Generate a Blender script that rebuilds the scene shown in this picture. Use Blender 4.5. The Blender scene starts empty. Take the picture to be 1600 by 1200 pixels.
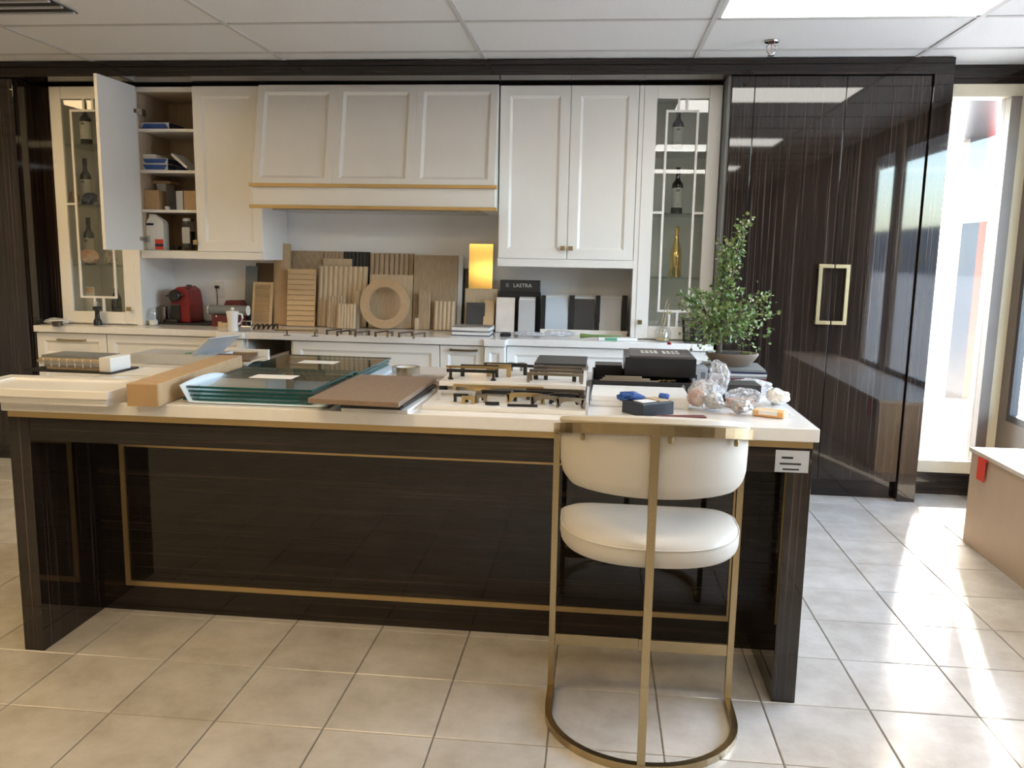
import bpy, bmesh, math, random
from mathutils import Vector, Matrix
sc = bpy.context.scene
col = sc.collection
PI = math.pi

# ------------------------------------------------------------------ camera
F, PITCH, YAW, ROLL, H = 1305.0, .1533, .101, .0183, 1.428      # focal length in px of the 1600x1200 frame
def _axes():
    cy, sy, cp, sp = math.cos(YAW), math.sin(YAW), math.cos(PITCH), math.sin(PITCH)
    fw = Vector((-sy*cp, cy*cp, -sp)); rt = Vector((cy, sy, 0)); up = rt.cross(fw)
    c, s = math.cos(ROLL), math.sin(ROLL)
    return c*rt + s*up, -s*rt + c*up, fw
RT, UP, FW = _axes()
EYE = Vector((0, 0, H))
cd = bpy.data.cameras.new('camera'); cam = bpy.data.objects.new('camera', cd); col.objects.link(cam)
cd.sensor_width = 36; cd.lens = 36*F/1600; cd.clip_start = .05; cd.clip_end = 400
cam.matrix_world = Matrix(((RT.x, UP.x, -FW.x, 0), (RT.y, UP.y, -FW.y, 0), (RT.z, UP.z, -FW.z, H), (0, 0, 0, 1)))
sc.camera = cam

# ------------------------------------------------------------------ light and exposure
vs = sc.view_settings
vs.view_transform = 'Standard'; vs.look = 'None'; vs.gamma = 1; vs.use_curve_mapping = False
vs.exposure = .3
w = bpy.data.worlds.new('world'); sc.world = w; w.use_nodes = True
nt = w.node_tree; nt.nodes.clear()
sky = nt.nodes.new('ShaderNodeTexSky'); sky.sky_type = 'NISHITA'; sky.sun_disc = False
sky.sun_elevation = math.radians(36); sky.sun_rotation = math.radians(16); sky.air_density = 1.0; sky.dust_density = 2.0
bg = nt.nodes.new('ShaderNodeBackground'); bg.inputs[1].default_value = 4.5
wo = nt.nodes.new('ShaderNodeOutputWorld')
nt.links.new(sky.outputs[0], bg.inputs[0]); nt.links.new(bg.outputs[0], wo.inputs[0])
sl = bpy.data.lights.new('sun', 'SUN'); sl.energy = 30; sl.angle = .009; sl.color = (1, .95, .87)
so = bpy.data.objects.new('sun', sl); col.objects.link(so)
_d = Vector((.285, .96, .70))                                     # towards the sun: behind the cabinet wall, a little right
so.rotation_euler = _d.to_track_quat('Z', 'Y').to_euler(); so.location = (6, 14, 10)
sc.cycles.transparent_max_bounces = 40
TROFFER = 9.0
def portal(name, loc, rot, sx, sy):
    l = bpy.data.lights.new(name, 'AREA'); l.shape = 'RECTANGLE'; l.size = sx; l.size_y = sy; l.energy = 1
    l.cycles.is_portal = True
    o = bpy.data.objects.new(name, l); col.objects.link(o); o.location = loc; o.rotation_euler = rot
portal('daylight_side', (2.62, 3.68, 1.4), (0, PI/2, 0), 2.05, 3.2)
portal('daylight_end', (2.15, 5.44, 1.3), (-PI/2, 0, 0), .5, 2.2)

# ------------------------------------------------------------------ pixel helpers
def _ray(px, py): return FW + RT*((px-800)/F) - UP*((py-600)/F)
def PY(px, py, Y): d = _ray(px, py); q = EYE + d*(Y/d.y); return q.x, q.z         # on a plane of known depth
def PZ(px, py, Z): d = _ray(px, py); q = EYE + d*((Z-H)/d.z); return q.x, q.y      # on a plane of known height

# ------------------------------------------------------------------ materials
def mat(name, color, rough=.5, metal=0, vary=.06, scale=8, spec=.5, coat=0, bump=0, bscale=60, stretch=None, color2=None, alpha=1, trans=0, sheen=0, rand=0):
    m = bpy.data.materials.new(name); m.use_nodes = True; n = m.node_tree; b = n.nodes['Principled BSDF']; L = n.links.new
    b.inputs['Roughness'].default_value = rough; b.inputs['Metallic'].default_value = metal
    b.inputs['Specular IOR Level'].default_value = spec; b.inputs['Coat Weight'].default_value = coat
    b.inputs['Coat Roughness'].default_value = .04; b.inputs['Alpha'].default_value = alpha
    b.inputs['Transmission Weight'].default_value = trans
    tc = n.nodes.new('ShaderNodeTexCoord'); mp = n.nodes.new('ShaderNodeMapping')
    mp.inputs['Scale'].default_value = stretch or (1, 1, 1); L(tc.outputs['Object'], mp.inputs[0])
    nz = n.nodes.new('ShaderNodeTexNoise'); nz.inputs['Scale'].default_value = scale; nz.inputs['Detail'].default_value = 5; L(mp.outputs[0], nz.inputs['Vector'])
    cr = n.nodes.new('ShaderNodeValToRGB'); c = Vector(color)
    c2 = Vector(color2) if color2 else c*(1-2*vary)
    cr.color_ramp.elements[0].position = .3; cr.color_ramp.elements[1].position = .7
    cr.color_ramp.elements[0].color = (*c2, 1); cr.color_ramp.elements[1].color = (*c, 1)
    L(nz.outputs[0], cr.inputs[0])
    L(cr.outputs[0], b.inputs['Base Color'])
    if bump:
        n2 = n.nodes.new('ShaderNodeTexNoise'); n2.inputs['Scale'].default_value = bscale; L(mp.outputs[0], n2.inputs['Vector'])
        bp = n.nodes.new('ShaderNodeBump'); bp.inputs['Strength'].default_value = bump; bp.inputs['Distance'].default_value = .01
        L(n2.outputs[0], bp.inputs['Height']); L(bp.outputs[0], b.inputs['Normal'])
    return m
def ebony(name, stretch):
    m = bpy.data.materials.new(name); m.use_nodes = True; n = m.node_tree; b = n.nodes['Principled BSDF']; L = n.links.new
    b.inputs['Roughness'].default_value = .035; b.inputs['Specular IOR Level'].default_value = .5 if stretch[0] < 5 else .62
    tc = n.nodes.new('ShaderNodeTexCoord'); mp = n.nodes.new('ShaderNodeMapping'); mp.inputs['Scale'].default_value = stretch
    L(tc.outputs['Object'], mp.inputs[0])
    a = n.nodes.new('ShaderNodeTexNoise'); a.inputs['Scale'].default_value = 1.0; a.inputs['Detail'].default_value = 7; a.inputs['Roughness'].default_value = .68; a.inputs['Distortion'].default_value = .5
    L(mp.outputs[0], a.inputs['Vector'])
    r = n.nodes.new('ShaderNodeValToRGB'); e = r.color_ramp.elements
    e[0].position = .30; e[0].color = (.006, .0045, .004, 1); e[1].position = .52; e[1].color = (.016, .011, .009, 1)
    for p, c in ((.62, (.024, .016, .012, 1)), (.665, (.045, .029, .022, 1)), (.69, (.022, .015, .012, 1)), (.78, (.045, .027, .02, 1))):
        k = e.new(p); k.color = c
    L(a.outputs[0], r.inputs[0])
    m2 = n.nodes.new('ShaderNodeMapping'); m2.inputs['Scale'].default_value = [q*2.6 if q > 5 else q*1.3 for q in stretch]; L(tc.outputs['Object'], m2.inputs[0])
    a2 = n.nodes.new('ShaderNodeTexNoise'); a2.inputs['Scale'].default_value = 1.0; a2.inputs['Detail'].default_value = 3; a2.inputs['Distortion'].default_value = .3; L(m2.outputs[0], a2.inputs['Vector'])
    r2 = n.nodes.new('ShaderNodeValToRGB'); e2 = r2.color_ramp.elements; e2[0].position = .60; e2[0].color = (0, 0, 0, 1); e2[1].position = .70; e2[1].color = (.055, .042, .035, 1) if stretch[0] > 5 else (.014, .011, .009, 1); L(a2.outputs[0], r2.inputs[0])
    ad = n.nodes.new('ShaderNodeMixRGB'); ad.blend_type = 'ADD'; ad.inputs[0].default_value = 1; L(r.outputs[0], ad.inputs[1]); L(r2.outputs[0], ad.inputs[2]); L(ad.outputs[0], b.inputs['Base Color'])
    return m
def glassmix(name, tint, rough=.0, gloss=.1):
    m = bpy.data.materials.new(name); m.use_nodes = True; n = m.node_tree; n.nodes.clear(); L = n.links.new
    t = n.nodes.new('ShaderNodeBsdfTransparent'); nz = n.nodes.new('ShaderNodeTexNoise'); nz.inputs['Scale'].default_value = 3
    mx = n.nodes.new('ShaderNodeMixRGB'); mx.inputs[1].default_value = (*tint, 1); mx.inputs[2].default_value = (*[c*.97 for c in tint], 1)
    L(nz.outputs[0], mx.inputs[0]); L(mx.outputs[0], t.inputs[0])
    g = n.nodes.new('ShaderNodeBsdfGlossy'); g.inputs['Roughness'].default_value = rough
    f = n.nodes.new('ShaderNodeLayerWeight'); f.inputs[0].default_value = .5
    pw = n.nodes.new('ShaderNodeMath'); pw.operation = 'POWER'; pw.inputs[1].default_value = 5; L(f.outputs['Facing'], pw.inputs[0])
    ma = n.nodes.new('ShaderNodeMath'); ma.operation = 'MULTIPLY_ADD'; ma.inputs[1].default_value = .9; ma.inputs[2].default_value = gloss; ma.use_clamp = True
    L(pw.outputs[0], ma.inputs[0])
    x = n.nodes.new('ShaderNodeMixShader'); o = n.nodes.new('ShaderNodeOutputMaterial')
    L(ma.outputs[0], x.inputs[0]); L(t.outputs[0], x.inputs[1]); L(g.outputs[0], x.inputs[2]); L(x.outputs[0], o.inputs[0])
    return m
def film(name, color, thin, thick, rough=.25):
    m = bpy.data.materials.new(name); m.use_nodes = True; n = m.node_tree; b = n.nodes['Principled BSDF']; L = n.links.new
    b.inputs['Base Color'].default_value = (*color, 1); b.inputs['Roughness'].default_value = rough; b.inputs['Specular IOR Level'].default_value = .7
    t = n.nodes.new('ShaderNodeBsdfTransparent'); tc = n.nodes.new('ShaderNodeTexCoord'); nz = n.nodes.new('ShaderNodeTexNoise'); nz.inputs['Scale'].default_value = 45; nz.inputs['Detail'].default_value = 4; nz.inputs['Distortion'].default_value = 1.5
    L(tc.outputs['Object'], nz.inputs['Vector']); mr = n.nodes.new('ShaderNodeMapRange'); mr.inputs[1].default_value = .35; mr.inputs[2].default_value = .7; mr.inputs[3].default_value = thin; mr.inputs[4].default_value = thick
    L(nz.outputs[0], mr.inputs[0]); x = n.nodes.new('ShaderNodeMixShader'); L(mr.outputs[0], x.inputs[0]); L(t.outputs[0], x.inputs[1]); L(b.outputs[0], x.inputs[2]); L(x.outputs[0], n.nodes['Material Output'].inputs[0])
    bp = n.nodes.new('ShaderNodeBump'); bp.inputs['Strength'].default_value = .6; bp.inputs['Distance'].default_value = .01; L(nz.outputs[0], bp.inputs['Height']); L(bp.outputs[0], b.inputs['Normal'])
    return m
def emit(name, color, s):
    m = bpy.data.materials.new(name); m.use_nodes = True; n = m.node_tree; n.nodes.clear()
    e = n.nodes.new('ShaderNodeEmission'); e.inputs[0].default_value = (*color, 1); e.inputs[1].default_value = s
    o = n.nodes.new('ShaderNodeOutputMaterial'); n.links.new(e.outputs[0], o.inputs[0]); return m
def tilemat():
    m = bpy.data.materials.new('floor_tile'); m.use_nodes = True; n = m.node_tree; b = n.nodes['Principled BSDF']; L = n.links.new
    g = n.nodes.new('ShaderNodeNewGeometry')
    a = n.nodes.new('ShaderNodeTexNoise'); a.inputs['Scale'].default_value = 5; a.inputs['Detail'].default_value = 8; a.inputs['Roughness'].default_value = .65
    L(g.outputs['Position'], a.inputs['Vector'])
    r = n.nodes.new('ShaderNodeValToRGB'); e = r.color_ramp.elements
    e[0].position = .3; e[0].color = (.41, .365, .30, 1); e[1].position = .66; e[1].color = (.56, .52, .455, 1)
    oi = n.nodes.new('ShaderNodeObjectInfo'); hs = n.nodes.new('ShaderNodeHueSaturation')
    mr = n.nodes.new('ShaderNodeMapRange'); mr.inputs[3].default_value = .93; mr.inputs[4].default_value = 1.05
    L(oi.outputs['Random'], mr.inputs[0]); L(mr.outputs[0], hs.inputs['Value'])
    L(a.outputs[0], r.inputs[0]); L(r.outputs[0], hs.inputs['Color']); L(hs.outputs[0], b.inputs['Base Color'])
    b.inputs['Roughness'].default_value = .17; b.inputs['Specular IOR Level'].default_value = .5
    a2 = n.nodes.new('ShaderNodeTexNoise'); a2.inputs['Scale'].default_value = 22; L(g.outputs['Position'], a2.inputs['Vector'])
    bp = n.nodes.new('ShaderNodeBump'); bp.inputs['Strength'].default_value = .07; bp.inputs['Distance'].default_value = .01
    L(a2.outputs[0], bp.inputs['Height']); L(bp.outputs[0], b.inputs['Normal'])
    return m
M = dict(
    ebv=ebony('ebony_vertical', (60, 60, .7)), ebh=ebony('ebony_horizontal', (.7, 60, 60)),
    white=mat('white_lacquer', (.80, .78, .74), .28, vary=.01), quartz=mat('white_quartz', (.80, .78, .75), .12, vary=.02, scale=30),
    inner=mat('maple_interior', (.55, .43, .30), .5, vary=.08, stretch=(8, 8, 1)), greyin=mat('cabinet_interior', (.72, .73, .69), .4, vary=.02),
    brass=mat('brushed_brass', (.46, .365, .215), .30, 1, vary=.06, scale=40, stretch=(1, 1, 12)), gold=mat('gold_trim', (.54, .39, .19), .34, .85, vary=.04),
    mirrorgold=mat('polished_gold', (.80, .58, .22), .12, 1, vary=.03), pewter=mat('pewter', (.34, .29, .23), .3, 1), bronze=mat('dark_bronze', (.17, .13, .10), .35, 1),
    steel=mat('steel', (.60, .60, .60), .22, 1), black=mat('black_satin', (.010, .010, .011), .35, vary=.1), blackm=mat('black_matte', (.014, .014, .015), .6, vary=.1),
    wallw=mat('painted_wall', (.74, .73, .70), .6, vary=.02, bump=.05), splash=mat('backsplash', (.84, .845, .85), .3, vary=.01),
    ceil=mat('ceiling_panel', (.74, .735, .72), .85, vary=.05, scale=120, bump=.25, bscale=220), tbar=mat('ceiling_grid', (.52, .51, .49), .5, vary=.02),
    grout=mat('grout', (.25, .22, .185), .8, vary=.15, scale=40), tile=tilemat(),
    leather=mat('cream_leather', (.54, .50, .435), .48, vary=.02, bump=.04, bscale=240), troff=emit('fluorescent_diffuser', (1, .965, .90), TROFFER),
    troffw=emit('warm_diffuser', (1, .73, .39), TROFFER*1.15),
    pane=glassmix('window_pane', (.97, .98, .97), 0, .03), cglass=glassmix('cabinet_glass', (.975, .985, .975), 0, .05),
    green=glassmix('tempered_glass', (.955, .985, .975), 0, .08), gedge=mat('glass_edge', (.006, .075, .075), .12, vary=.1), clear=glassmix('clear_glass', (.93, .95, .94), .02, .10),
    bag=film('plastic_film', (.75, .77, .80), .12, .6, .15), frost=film('milky_film', (.72, .75, .80), .35, .75),
    card=mat('cardboard', (.46, .31, .17), .75, vary=.06, scale=30), carddark=mat('cardboard_end', (.40, .26, .13), .8, vary=.06), paper=mat('paper', (.78, .77, .74), .7, vary=.02),
    bluewrap=mat('foam_sheet', (.58, .70, .84), .6, vary=.03), mdf=mat('raw_mdf', (.50, .345, .20), .7, vary=.05, scale=30), tan=mat('tan_mdf', (.60, .42, .23), .65, vary=.05, scale=30),
    oak=mat('pale_oak', (.58, .45, .30), .6, vary=.1, stretch=(14, 14, 1)), oak2=mat('grey_oak', (.48, .365, .24), .6, vary=.12, stretch=(14, 14, 1)),
    walnut=mat('brown_laminate', (.26, .18, .125), .45, vary=.12, stretch=(16, 1.2, 16)), darkwood=mat('black_wood', (.02, .016, .014), .5, vary=.2, stretch=(14, 14, 1)),
    grey=mat('grey_board', (.20, .21, .21), .5), lgrey=mat('light_grey_board', (.50, .51, .52), .4, vary=.02), bluegrey=mat('blue_grey_tile', (.52, .60, .68), .35, vary=.02),
    cardgrey=mat('grey_card', (.115, .10, .10), .5), charcoal=mat('charcoal_tile', (.035, .035, .036), .45), marble=mat('marble_tile', (.80, .79, .78), .2, color2=(.50, .47, .45), scale=4), slate=mat('slate_tile', (.05, .055, .06), .5, vary=.2, stretch=(1, 1, 6)),
    red=mat('red_plastic', (.20, .009, .011), .3, vary=.03), maroon=mat('maroon_card', (.13, .02, .02), .5), blue=mat('blue_print', (.02, .085, .32), .5, vary=.1),
    navy=mat('navy_print', (.012, .022, .07), .4), ivory=mat('ivory_ceramic', (.80, .78, .74), .2, vary=.01), cream=mat('cream_frame', (.66, .60, .44), .5, vary=.03),
    beige=mat('beige_laminate', (.50, .36, .24), .55, vary=.03), beigetop=mat('bench_top', (.62, .52, .42), .45, vary=.03), redtag=mat('red_tag', (.75, .06, .03), .5),
    bottle=mat('wine_bottle', (.006, .008, .006), .08, spec=.6), label=mat('bottle_label', (.55, .55, .50), .6, vary=.03), orange=mat('orange_wrap', (.70, .30, .06), .4, color2=(.75, .55, .3)),
    bark=mat('bark', (.13, .10, .08), .9, vary=.2, bump=.4), leaf=mat('leaf', (.17, .27, .075), .45, color2=(.09, .17, .05), scale=14), leaf2=mat('leaf_light', (.36, .42, .20), .45, vary=.1),
    pot=mat('clay_pot', (.20, .15, .11), .5, vary=.1), soil=mat('soil', (.05, .04, .03), .95, vary=.3, scale=60, bump=.5), moss=mat('moss', (.13, .14, .03), .95, vary=.3, scale=60),
    pave=mat('pavement', (.22, .22, .215), .8, vary=.08), bldg=mat('far_building', (.16, .17, .19), .8, vary=.1, scale=.3), frame=mat('window_frame_bronze', (.035, .032, .032), .35, vary=.05),
    post=mat('taupe_post', (.16, .125, .10), .5), swatch=mat('swatches', (.42, .34, .26), .6, color2=(.30, .30, .27), scale=5, stretch=(9, 1, 9)), print_=mat('printed_pages', (.5, .46, .42), .5, color2=(.12, .10, .09), scale=9),
    snack=mat('snack_pack', (.70, .62, .50), .45, color2=(.35, .10, .05), scale=11), tape=glassmix('tape', (.80, .76, .70), .1, .15), wick=mat('reed', (.52, .38, .22), .7), greenp=mat('green_print', (.08, .35, .20), .5),
    silver=mat('silver_wrap', (.50, .49, .48), .35, .3, bump=.5, bscale=50, color2=(.30, .26, .24), scale=25), powder=mat('white_powder', (.85, .85, .83), .9), oil=mat('amber_oil', (.55, .42, .22), .2), brownp=mat('brown_board', (.16, .10, .06), .6),
)

# ------------------------------------------------------------------ mesh builder
class MB:
    def __init__(s): s.v = []; s.f = []; s.m = []
    def add(s, vs, fs, T=None, mi=0):
        o = len(s.v); s.v += [tuple(T @ Vector(p)) if T else tuple(p) for p in vs]
        s.f += [tuple(i+o for i in f) for f in fs]; s.m += [mi]*len(fs); return s
    def box(s, x0, x1, y0, y1, z0, z1, T=None, mi=0):
        v = [(x, y, z) for x in (x0, x1) for y in (y0, y1) for z in (z0, z1)]
        return s.add(v, [(0, 1, 3, 2), (4, 6, 7, 5), (0, 4, 5, 1), (2, 3, 7, 6), (0, 2, 6, 4), (1, 5, 7, 3)], T, mi)
    def prism(s, pts, z0, z1, T=None, mi=0):                     # 2-D outline (x, y) raised from z0 to z1
        n = len(pts); v = [(x, y, z0) for x, y in pts] + [(x, y, z1) for x, y in pts]
        return s.add(v, [tuple(range(n-1, -1, -1)), tuple(range(n, 2*n))] + [(i, (i+1) % n, n+(i+1) % n, n+i) for i in range(n)], T, mi)
    def loft(s, rings, T=None, caps=True, closed=True, mi=0):
        n = len(rings[0]); v = [p for r in rings for p in r]; f = []
        for k in range(len(rings)-1):
            for i in range(n if closed else n-1):
                j = (i+1) % n; f.append((k*n+i, k*n+j, (k+1)*n+j, (k+1)*n+i))
        if caps: f += [tuple(range(n-1, -1, -1)), tuple(range((len(rings)-1)*n, len(rings)*n))]
        return s.add(v, f, T, mi)
    def lathe(s, prof, c=(0, 0, 0), seg=20, T=None, mi=0):
        R = [[(c[0]+r*math.cos(2*PI*i/seg), c[1]+r*math.sin(2*PI*i/seg), c[2]+z) for i in range(seg)] for r, z in prof]
        return s.loft(R, T, mi=mi)
    def tube(s, pts, r, seg=8, T=None, mi=0):
        rs = r if isinstance(r, (list, tuple)) else [r]*len(pts); P = [Vector(p) for p in pts]; R = []
        for i, p in enumerate(P):
            t = (P[min(i+1, len(P)-1)] - P[max(i-1, 0)]).normalized(); a = Vector((0, 0, 1)) if abs(t.z) < .9 else Vector((1, 0, 0))
            u = t.cross(a).normalized(); w_ = t.cross(u)
            R.append([tuple(p + rs[i]*(u*math.cos(2*PI*k/seg) + w_*math.sin(2*PI*k/seg))) for k in range(seg)])
        return s.loft(R, T, mi=mi)
    def bar(s, pts, wid, hei, T=None, mi=0):                      # flat bar, wid sideways (in plan), hei upright
        P = [Vector(p) for p in pts]; R = []
        for i, p in enumerate(P):
            t = P[min(i+1, len(P)-1)] - P[max(i-1, 0)]; n_ = Vector((-t.y, t.x, 0)).normalized()*wid/2; u = Vector((0, 0, hei/2))
            R.append([tuple(p-n_-u), tuple(p+n_-u), tuple(p+n_+u), tuple(p-n_+u)])
        return s.loft(R, T, mi=mi)
    def text(s, txt, size, T, depth=.0006, mi=0):
        cu = bpy.data.curves.new('lettering', 'FONT'); cu.body = txt; cu.size = size; cu.extrude = depth; cu.resolution_u = 3
        cu.align_x = 'CENTER'; cu.align_y = 'CENTER'; o = bpy.data.objects.new('lettering', cu); me = o.to_mesh()
        s.add([tuple(v.co) for v in me.vertices], [tuple(p.vertices) for p in me.polygons], T, mi)
        o.to_mesh_clear(); bpy.data.objects.remove(o); bpy.data.curves.remove(cu); return s
    def build(s, name, mats, parent=None, smooth=False, bevel=0, base=None):
        L = Vector(parent['_o']) if parent else None
        if L is None:
            xs, ys, zs = zip(*s.v); L = Vector(base) if base else Vector(((min(xs)+max(xs))/2, (min(ys)+max(ys))/2, min(zs)))
        me = bpy.data.meshes.new(name); me.from_pydata([tuple(Vector(p)-L) for p in s.v], [], s.f)
        for k in (mats if isinstance(mats, (list, tuple)) else [mats]): me.materials.append(M[k] if isinstance(k, str) else k)
        me.polygons.foreach_set('material_index', s.m)
        b = bmesh.new(); b.from_mesh(me); bmesh.ops.recalc_face_normals(b, faces=b.faces); b.to_mesh(me); b.free()
        if smooth:
            me.polygons.foreach_set('use_smooth', [True]*len(me.polygons)); me.set_sharp_from_angle(angle=math.radians(38))
        o = bpy.data.objects.new(name, me); col.objects.link(o); o['_o'] = tuple(L)
        if parent: o.parent = parent
        else: o.location = L
        if bevel:
            bv = o.modifiers.new('bevel', 'BEVEL'); bv.width = bevel; bv.segments = 2; bv.limit_method = 'ANGLE'; bv.angle_limit = math.radians(40)
        return o
def tag(o, label, cat, group=None):
    o['label'] = label; o['category'] = cat
    if group: o['group'] = group
    return o
def thing(name, label, cat, base, group=None):
    o = bpy.data.objects.new(name, None); col.objects.link(o); o.location = base; o['_o'] = tuple(base); o.empty_display_size = .05
    return tag(o, label, cat, group)
def one(name, mb, mats, label, cat, group=None, **k): return tag(mb.build(name, mats, **k), label, cat, group)
def struct(o): o['kind'] = 'structure'; return o
def bx(*a, **k): return MB().box(*a, **k)
def rotz(c, a): return Matrix.Translation(c) @ Matrix.Rotation(a, 4, 'Z') @ Matrix.Translation(-Vector(c))

def shaker(mb, x0, x1, z0, z1, yf, t=.022, fw=.06, rec=.011, bv=.016, T=None, mi=0):
    """framed cabinet front facing -Y: flat rim, bevelled step, recessed centre panel"""
    def ring(i, y): return [(x0+i, y, z0+i), (x1-i, y, z0+i), (x1-i, y, z1-i), (x0+i, y, z1-i)]
    return mb.loft([ring(0, yf+t), ring(0, yf+.002), ring(.002, yf), ring(fw, yf), ring(fw+.004, yf+.004), ring(fw+bv, yf+rec)], T, mi=mi)

# ------------------------------------------------------------------ the setting
XL, XR, YB, YN, HC = -6.2, 2.45, 5.75, -4.2, 2.562
YE = 5.30                                                        # end wall right of the cabinet surround
T_ = .3399; X0, Y0 = -1.8067, 2.6103
fl = struct(bx(XL, XR, YN, YB+.1, -.12, -.004).build('floor', 'grout', base=(0, 0, 0)))
tm = MB()
h_, g_ = T_/2, .0022
def rg(i, z): return [(-h_+i, -h_+i, z), (h_-i, -h_+i, z), (h_-i, h_-i, z), (-h_+i, h_-i, z)]
tm.loft([rg(g_, -.006), rg(g_, -.0018), rg(g_+.0022, 0)])
proto = tm.build('floor_tile', 'tile', base=(0, 0, 0)); tme = proto.data; bpy.data.objects.remove(proto)
cells = []
for i in range(-16, 14):
    for j in range(-10, 22):
        cx, cy = X0+(i+.5)*T_, Y0+(j-.5)*T_
        if cx-h_ < XL or cx+h_ > XR+.02 or cy-h_ < YN or cy+h_ > YB+.35: continue
        seen = (cy > 1.9 and cx > -4.6 and not (-1.8 < cx < .55 and 3.2 < cy < 5))
        cells.append((0 if seen else 1, abs(cx)+abs(cy-3), cx, cy))
cells.sort()
rest = MB()
for k, (a, b_, cx, cy) in enumerate(cells):
    if k < 290 and cy + h_ < YB+.1:
        o = bpy.data.objects.new('floor_tile', tme); col.objects.link(o); o.parent = fl; o.location = (cx, cy, 0)
    else:
        rest.loft([[(p[0]+cx, p[1]+cy, p[2]) for p in r] for r in (rg(g_, -.006), rg(g_, -.0018), rg(g_+.0022, 0))])
ro = rest.build('far_floor_tiles', 'tile', parent=fl); ro['kind'] = 'stuff'

# ceiling: grid of 2 x 4 ft panels
ce = struct(bx(XL, XR, YN, YB+.1, HC+.03, HC+.15).build('ceiling', 'wallw', base=(0, 0, HC)))
CX, CY, CW, CD = -.7146, 4.2985, 1.2197, .61
lights_at = {(1, -1), (-1, -5), (-3, -1), (1, -5), (-3, -5), (1, -9), (-1, -9), (-3, -9)}
pm = {}
gx0 = [CX+n*CW for n in range(-5, 4)]; gy0 = [CY+n*CD for n in range(-14, 4)]
for n in range(-5, 3):
    for m_ in range(-14, 3):
        xa, xb = max(CX+n*CW, XL), min(CX+(n+1)*CW, XR); ya, yb = max(CY+m_*CD, YN), min(CY+(m_+1)*CD, YB)
        if xb-xa < .03 or yb-ya < .03 or (n, m_) in lights_at: continue
        key = (round(xb-xa, 3), round(yb-ya, 3))
        if key not in pm:
            p = bx(-key[0]/2+.006, key[0]/2-.006, -key[1]/2+.006, key[1]/2-.006, 0, .018).build('ceiling_panel', 'ceil', base=(0, 0, 0)); pm[key] = p.data; bpy.data.objects.remove(p)
        o = bpy.data.objects.new('ceiling_panel', pm[key]); col.objects.link(o); o.parent = ce; o.location = ((xa+xb)/2, (ya+yb)/2, .002)
for x in gx0:
    if XL < x < XR: bx(x-.012, x+.012, YN, YB, HC-.004, HC+.004).build('grid_runner', 'tbar', ce)
for y in gy0:
    if YN < y < YB: bx(XL, XR, y-.012, y+.012, HC-.0035, HC+.0035).build('grid_runner', 'tbar', ce)
for k, (n, m_) in enumerate(sorted(lights_at)):
    xa, xb, ya, yb = CX+n*CW+.012, CX+(n+1)*CW-.012, CY+m_*CD+.012, CY+(m_+1)*CD-.012
    lab = 'recessed fluorescent ceiling light near the tall dark cabinets' if (n, m_) == (1, -1) else 'recessed ceiling light %s, over the %s of the room' % ({-3: 'in the left column', -1: 'in the middle column', 1: 'in the right column'}[n], {-1: 'cabinets', -5: 'floor before the island', -9: 'far front end'}[m_])
    t = thing('ceiling_light', lab, 'ceiling light', ((xa+xb)/2, (ya+yb)/2, HC), 'recessed ceiling lights')
    bx(xa+.015, xb-.015, ya+.015, yb-.015, HC+.002, HC+.006).build('diffuser', 'troffw' if n < 0 else 'troff', t)
    f = MB(); f.box(xa, xb, ya, ya+.018, HC-.003, HC+.012).box(xa, xb, yb-.018, yb, HC-.003, HC+.012).box(xa, xa+.018, ya, yb, HC-.003, HC+.012).box(xb-.018, xb, ya, yb, HC-.003, HC+.012)
    f.build('frame', 'ivory', t)

# walls
struct(bx(XL-.1, 1.95, YB, YB+.1, 0, HC+.1).build('wall_back', 'splash'))
struct(bx(XL-.1, XL, YN, YB, 0, HC+.1).build('wall_left', 'wallw'))
struct(bx(XL-.1, XR+.1, YN-.1, YN, 0, HC+.1).build('wall_front', 'wallw'))
wr = MB().box(XR, XR+.06, YN, YE+.14, 0, .50).box(XR, XR+.06, YN, YE+.14, 2.40, HC+.1)
wins = []
y = YN
panes_ = [(2.08, 2.68), (2.78, 4.0), (4.12, 5.2)]
for a, b_ in zip([YN]+[p[1] for p in panes_], [p[0] for p in panes_]+[YE+.14]): wr.box(XR, XR+.06, a, b_, .50, 2.40)
struct(wr.build('wall_right', 'post'))
for k, (a, b_) in enumerate(panes_):
    f = MB().box(XR+.005, XR+.05, a, a+.035, .50, 2.40).box(XR+.005, XR+.05, b_-.035, b_, .50, 2.40).box(XR+.005, XR+.05, a+.035, b_-.035, .50, .54).box(XR+.005, XR+.05, a+.035, b_-.035, 2.35, 2.40)
    wf = struct(f.build('window_%d' % (k+1), 'frame'))
    bx(XR+.016, XR+.022, a+.035, b_-.035, .54, 2.35).build('pane', 'pane', wf)
# end wall with the tall window
we = MB().box(1.90, XR, YE, YE+.12, 0, .14).box(1.90, XR, YE, YE+.12, 2.455, HC+.1)
struct(we.build('wall_end', 'ebh'))
wf = MB().box(1.95, 2.012, YE-.005, YE+.12, .14, 2.455).box(2.39, XR, YE-.005, YE+.12, .14, 2.455).box(2.012, 2.39, YE-.005, YE+.12, 2.385, 2.455).box(2.012, 2.39, YE-.005, YE+.12, .14, .215)
wfo = struct(wf.build('window_4', 'cream'))
bx(2.33, 2.39, YE-.02, YE+.10, .215, 2.385).build('taupe_jamb', 'post', wfo)
bx(2.012, 2.33, YE+.05, YE+.056, .215, 2.385).build('pane', 'pane', wfo)
bx(1.90, 2.012, YE+.02, YE+.44, 0, HC+.1).build('reveal', 'post', wfo)

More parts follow.
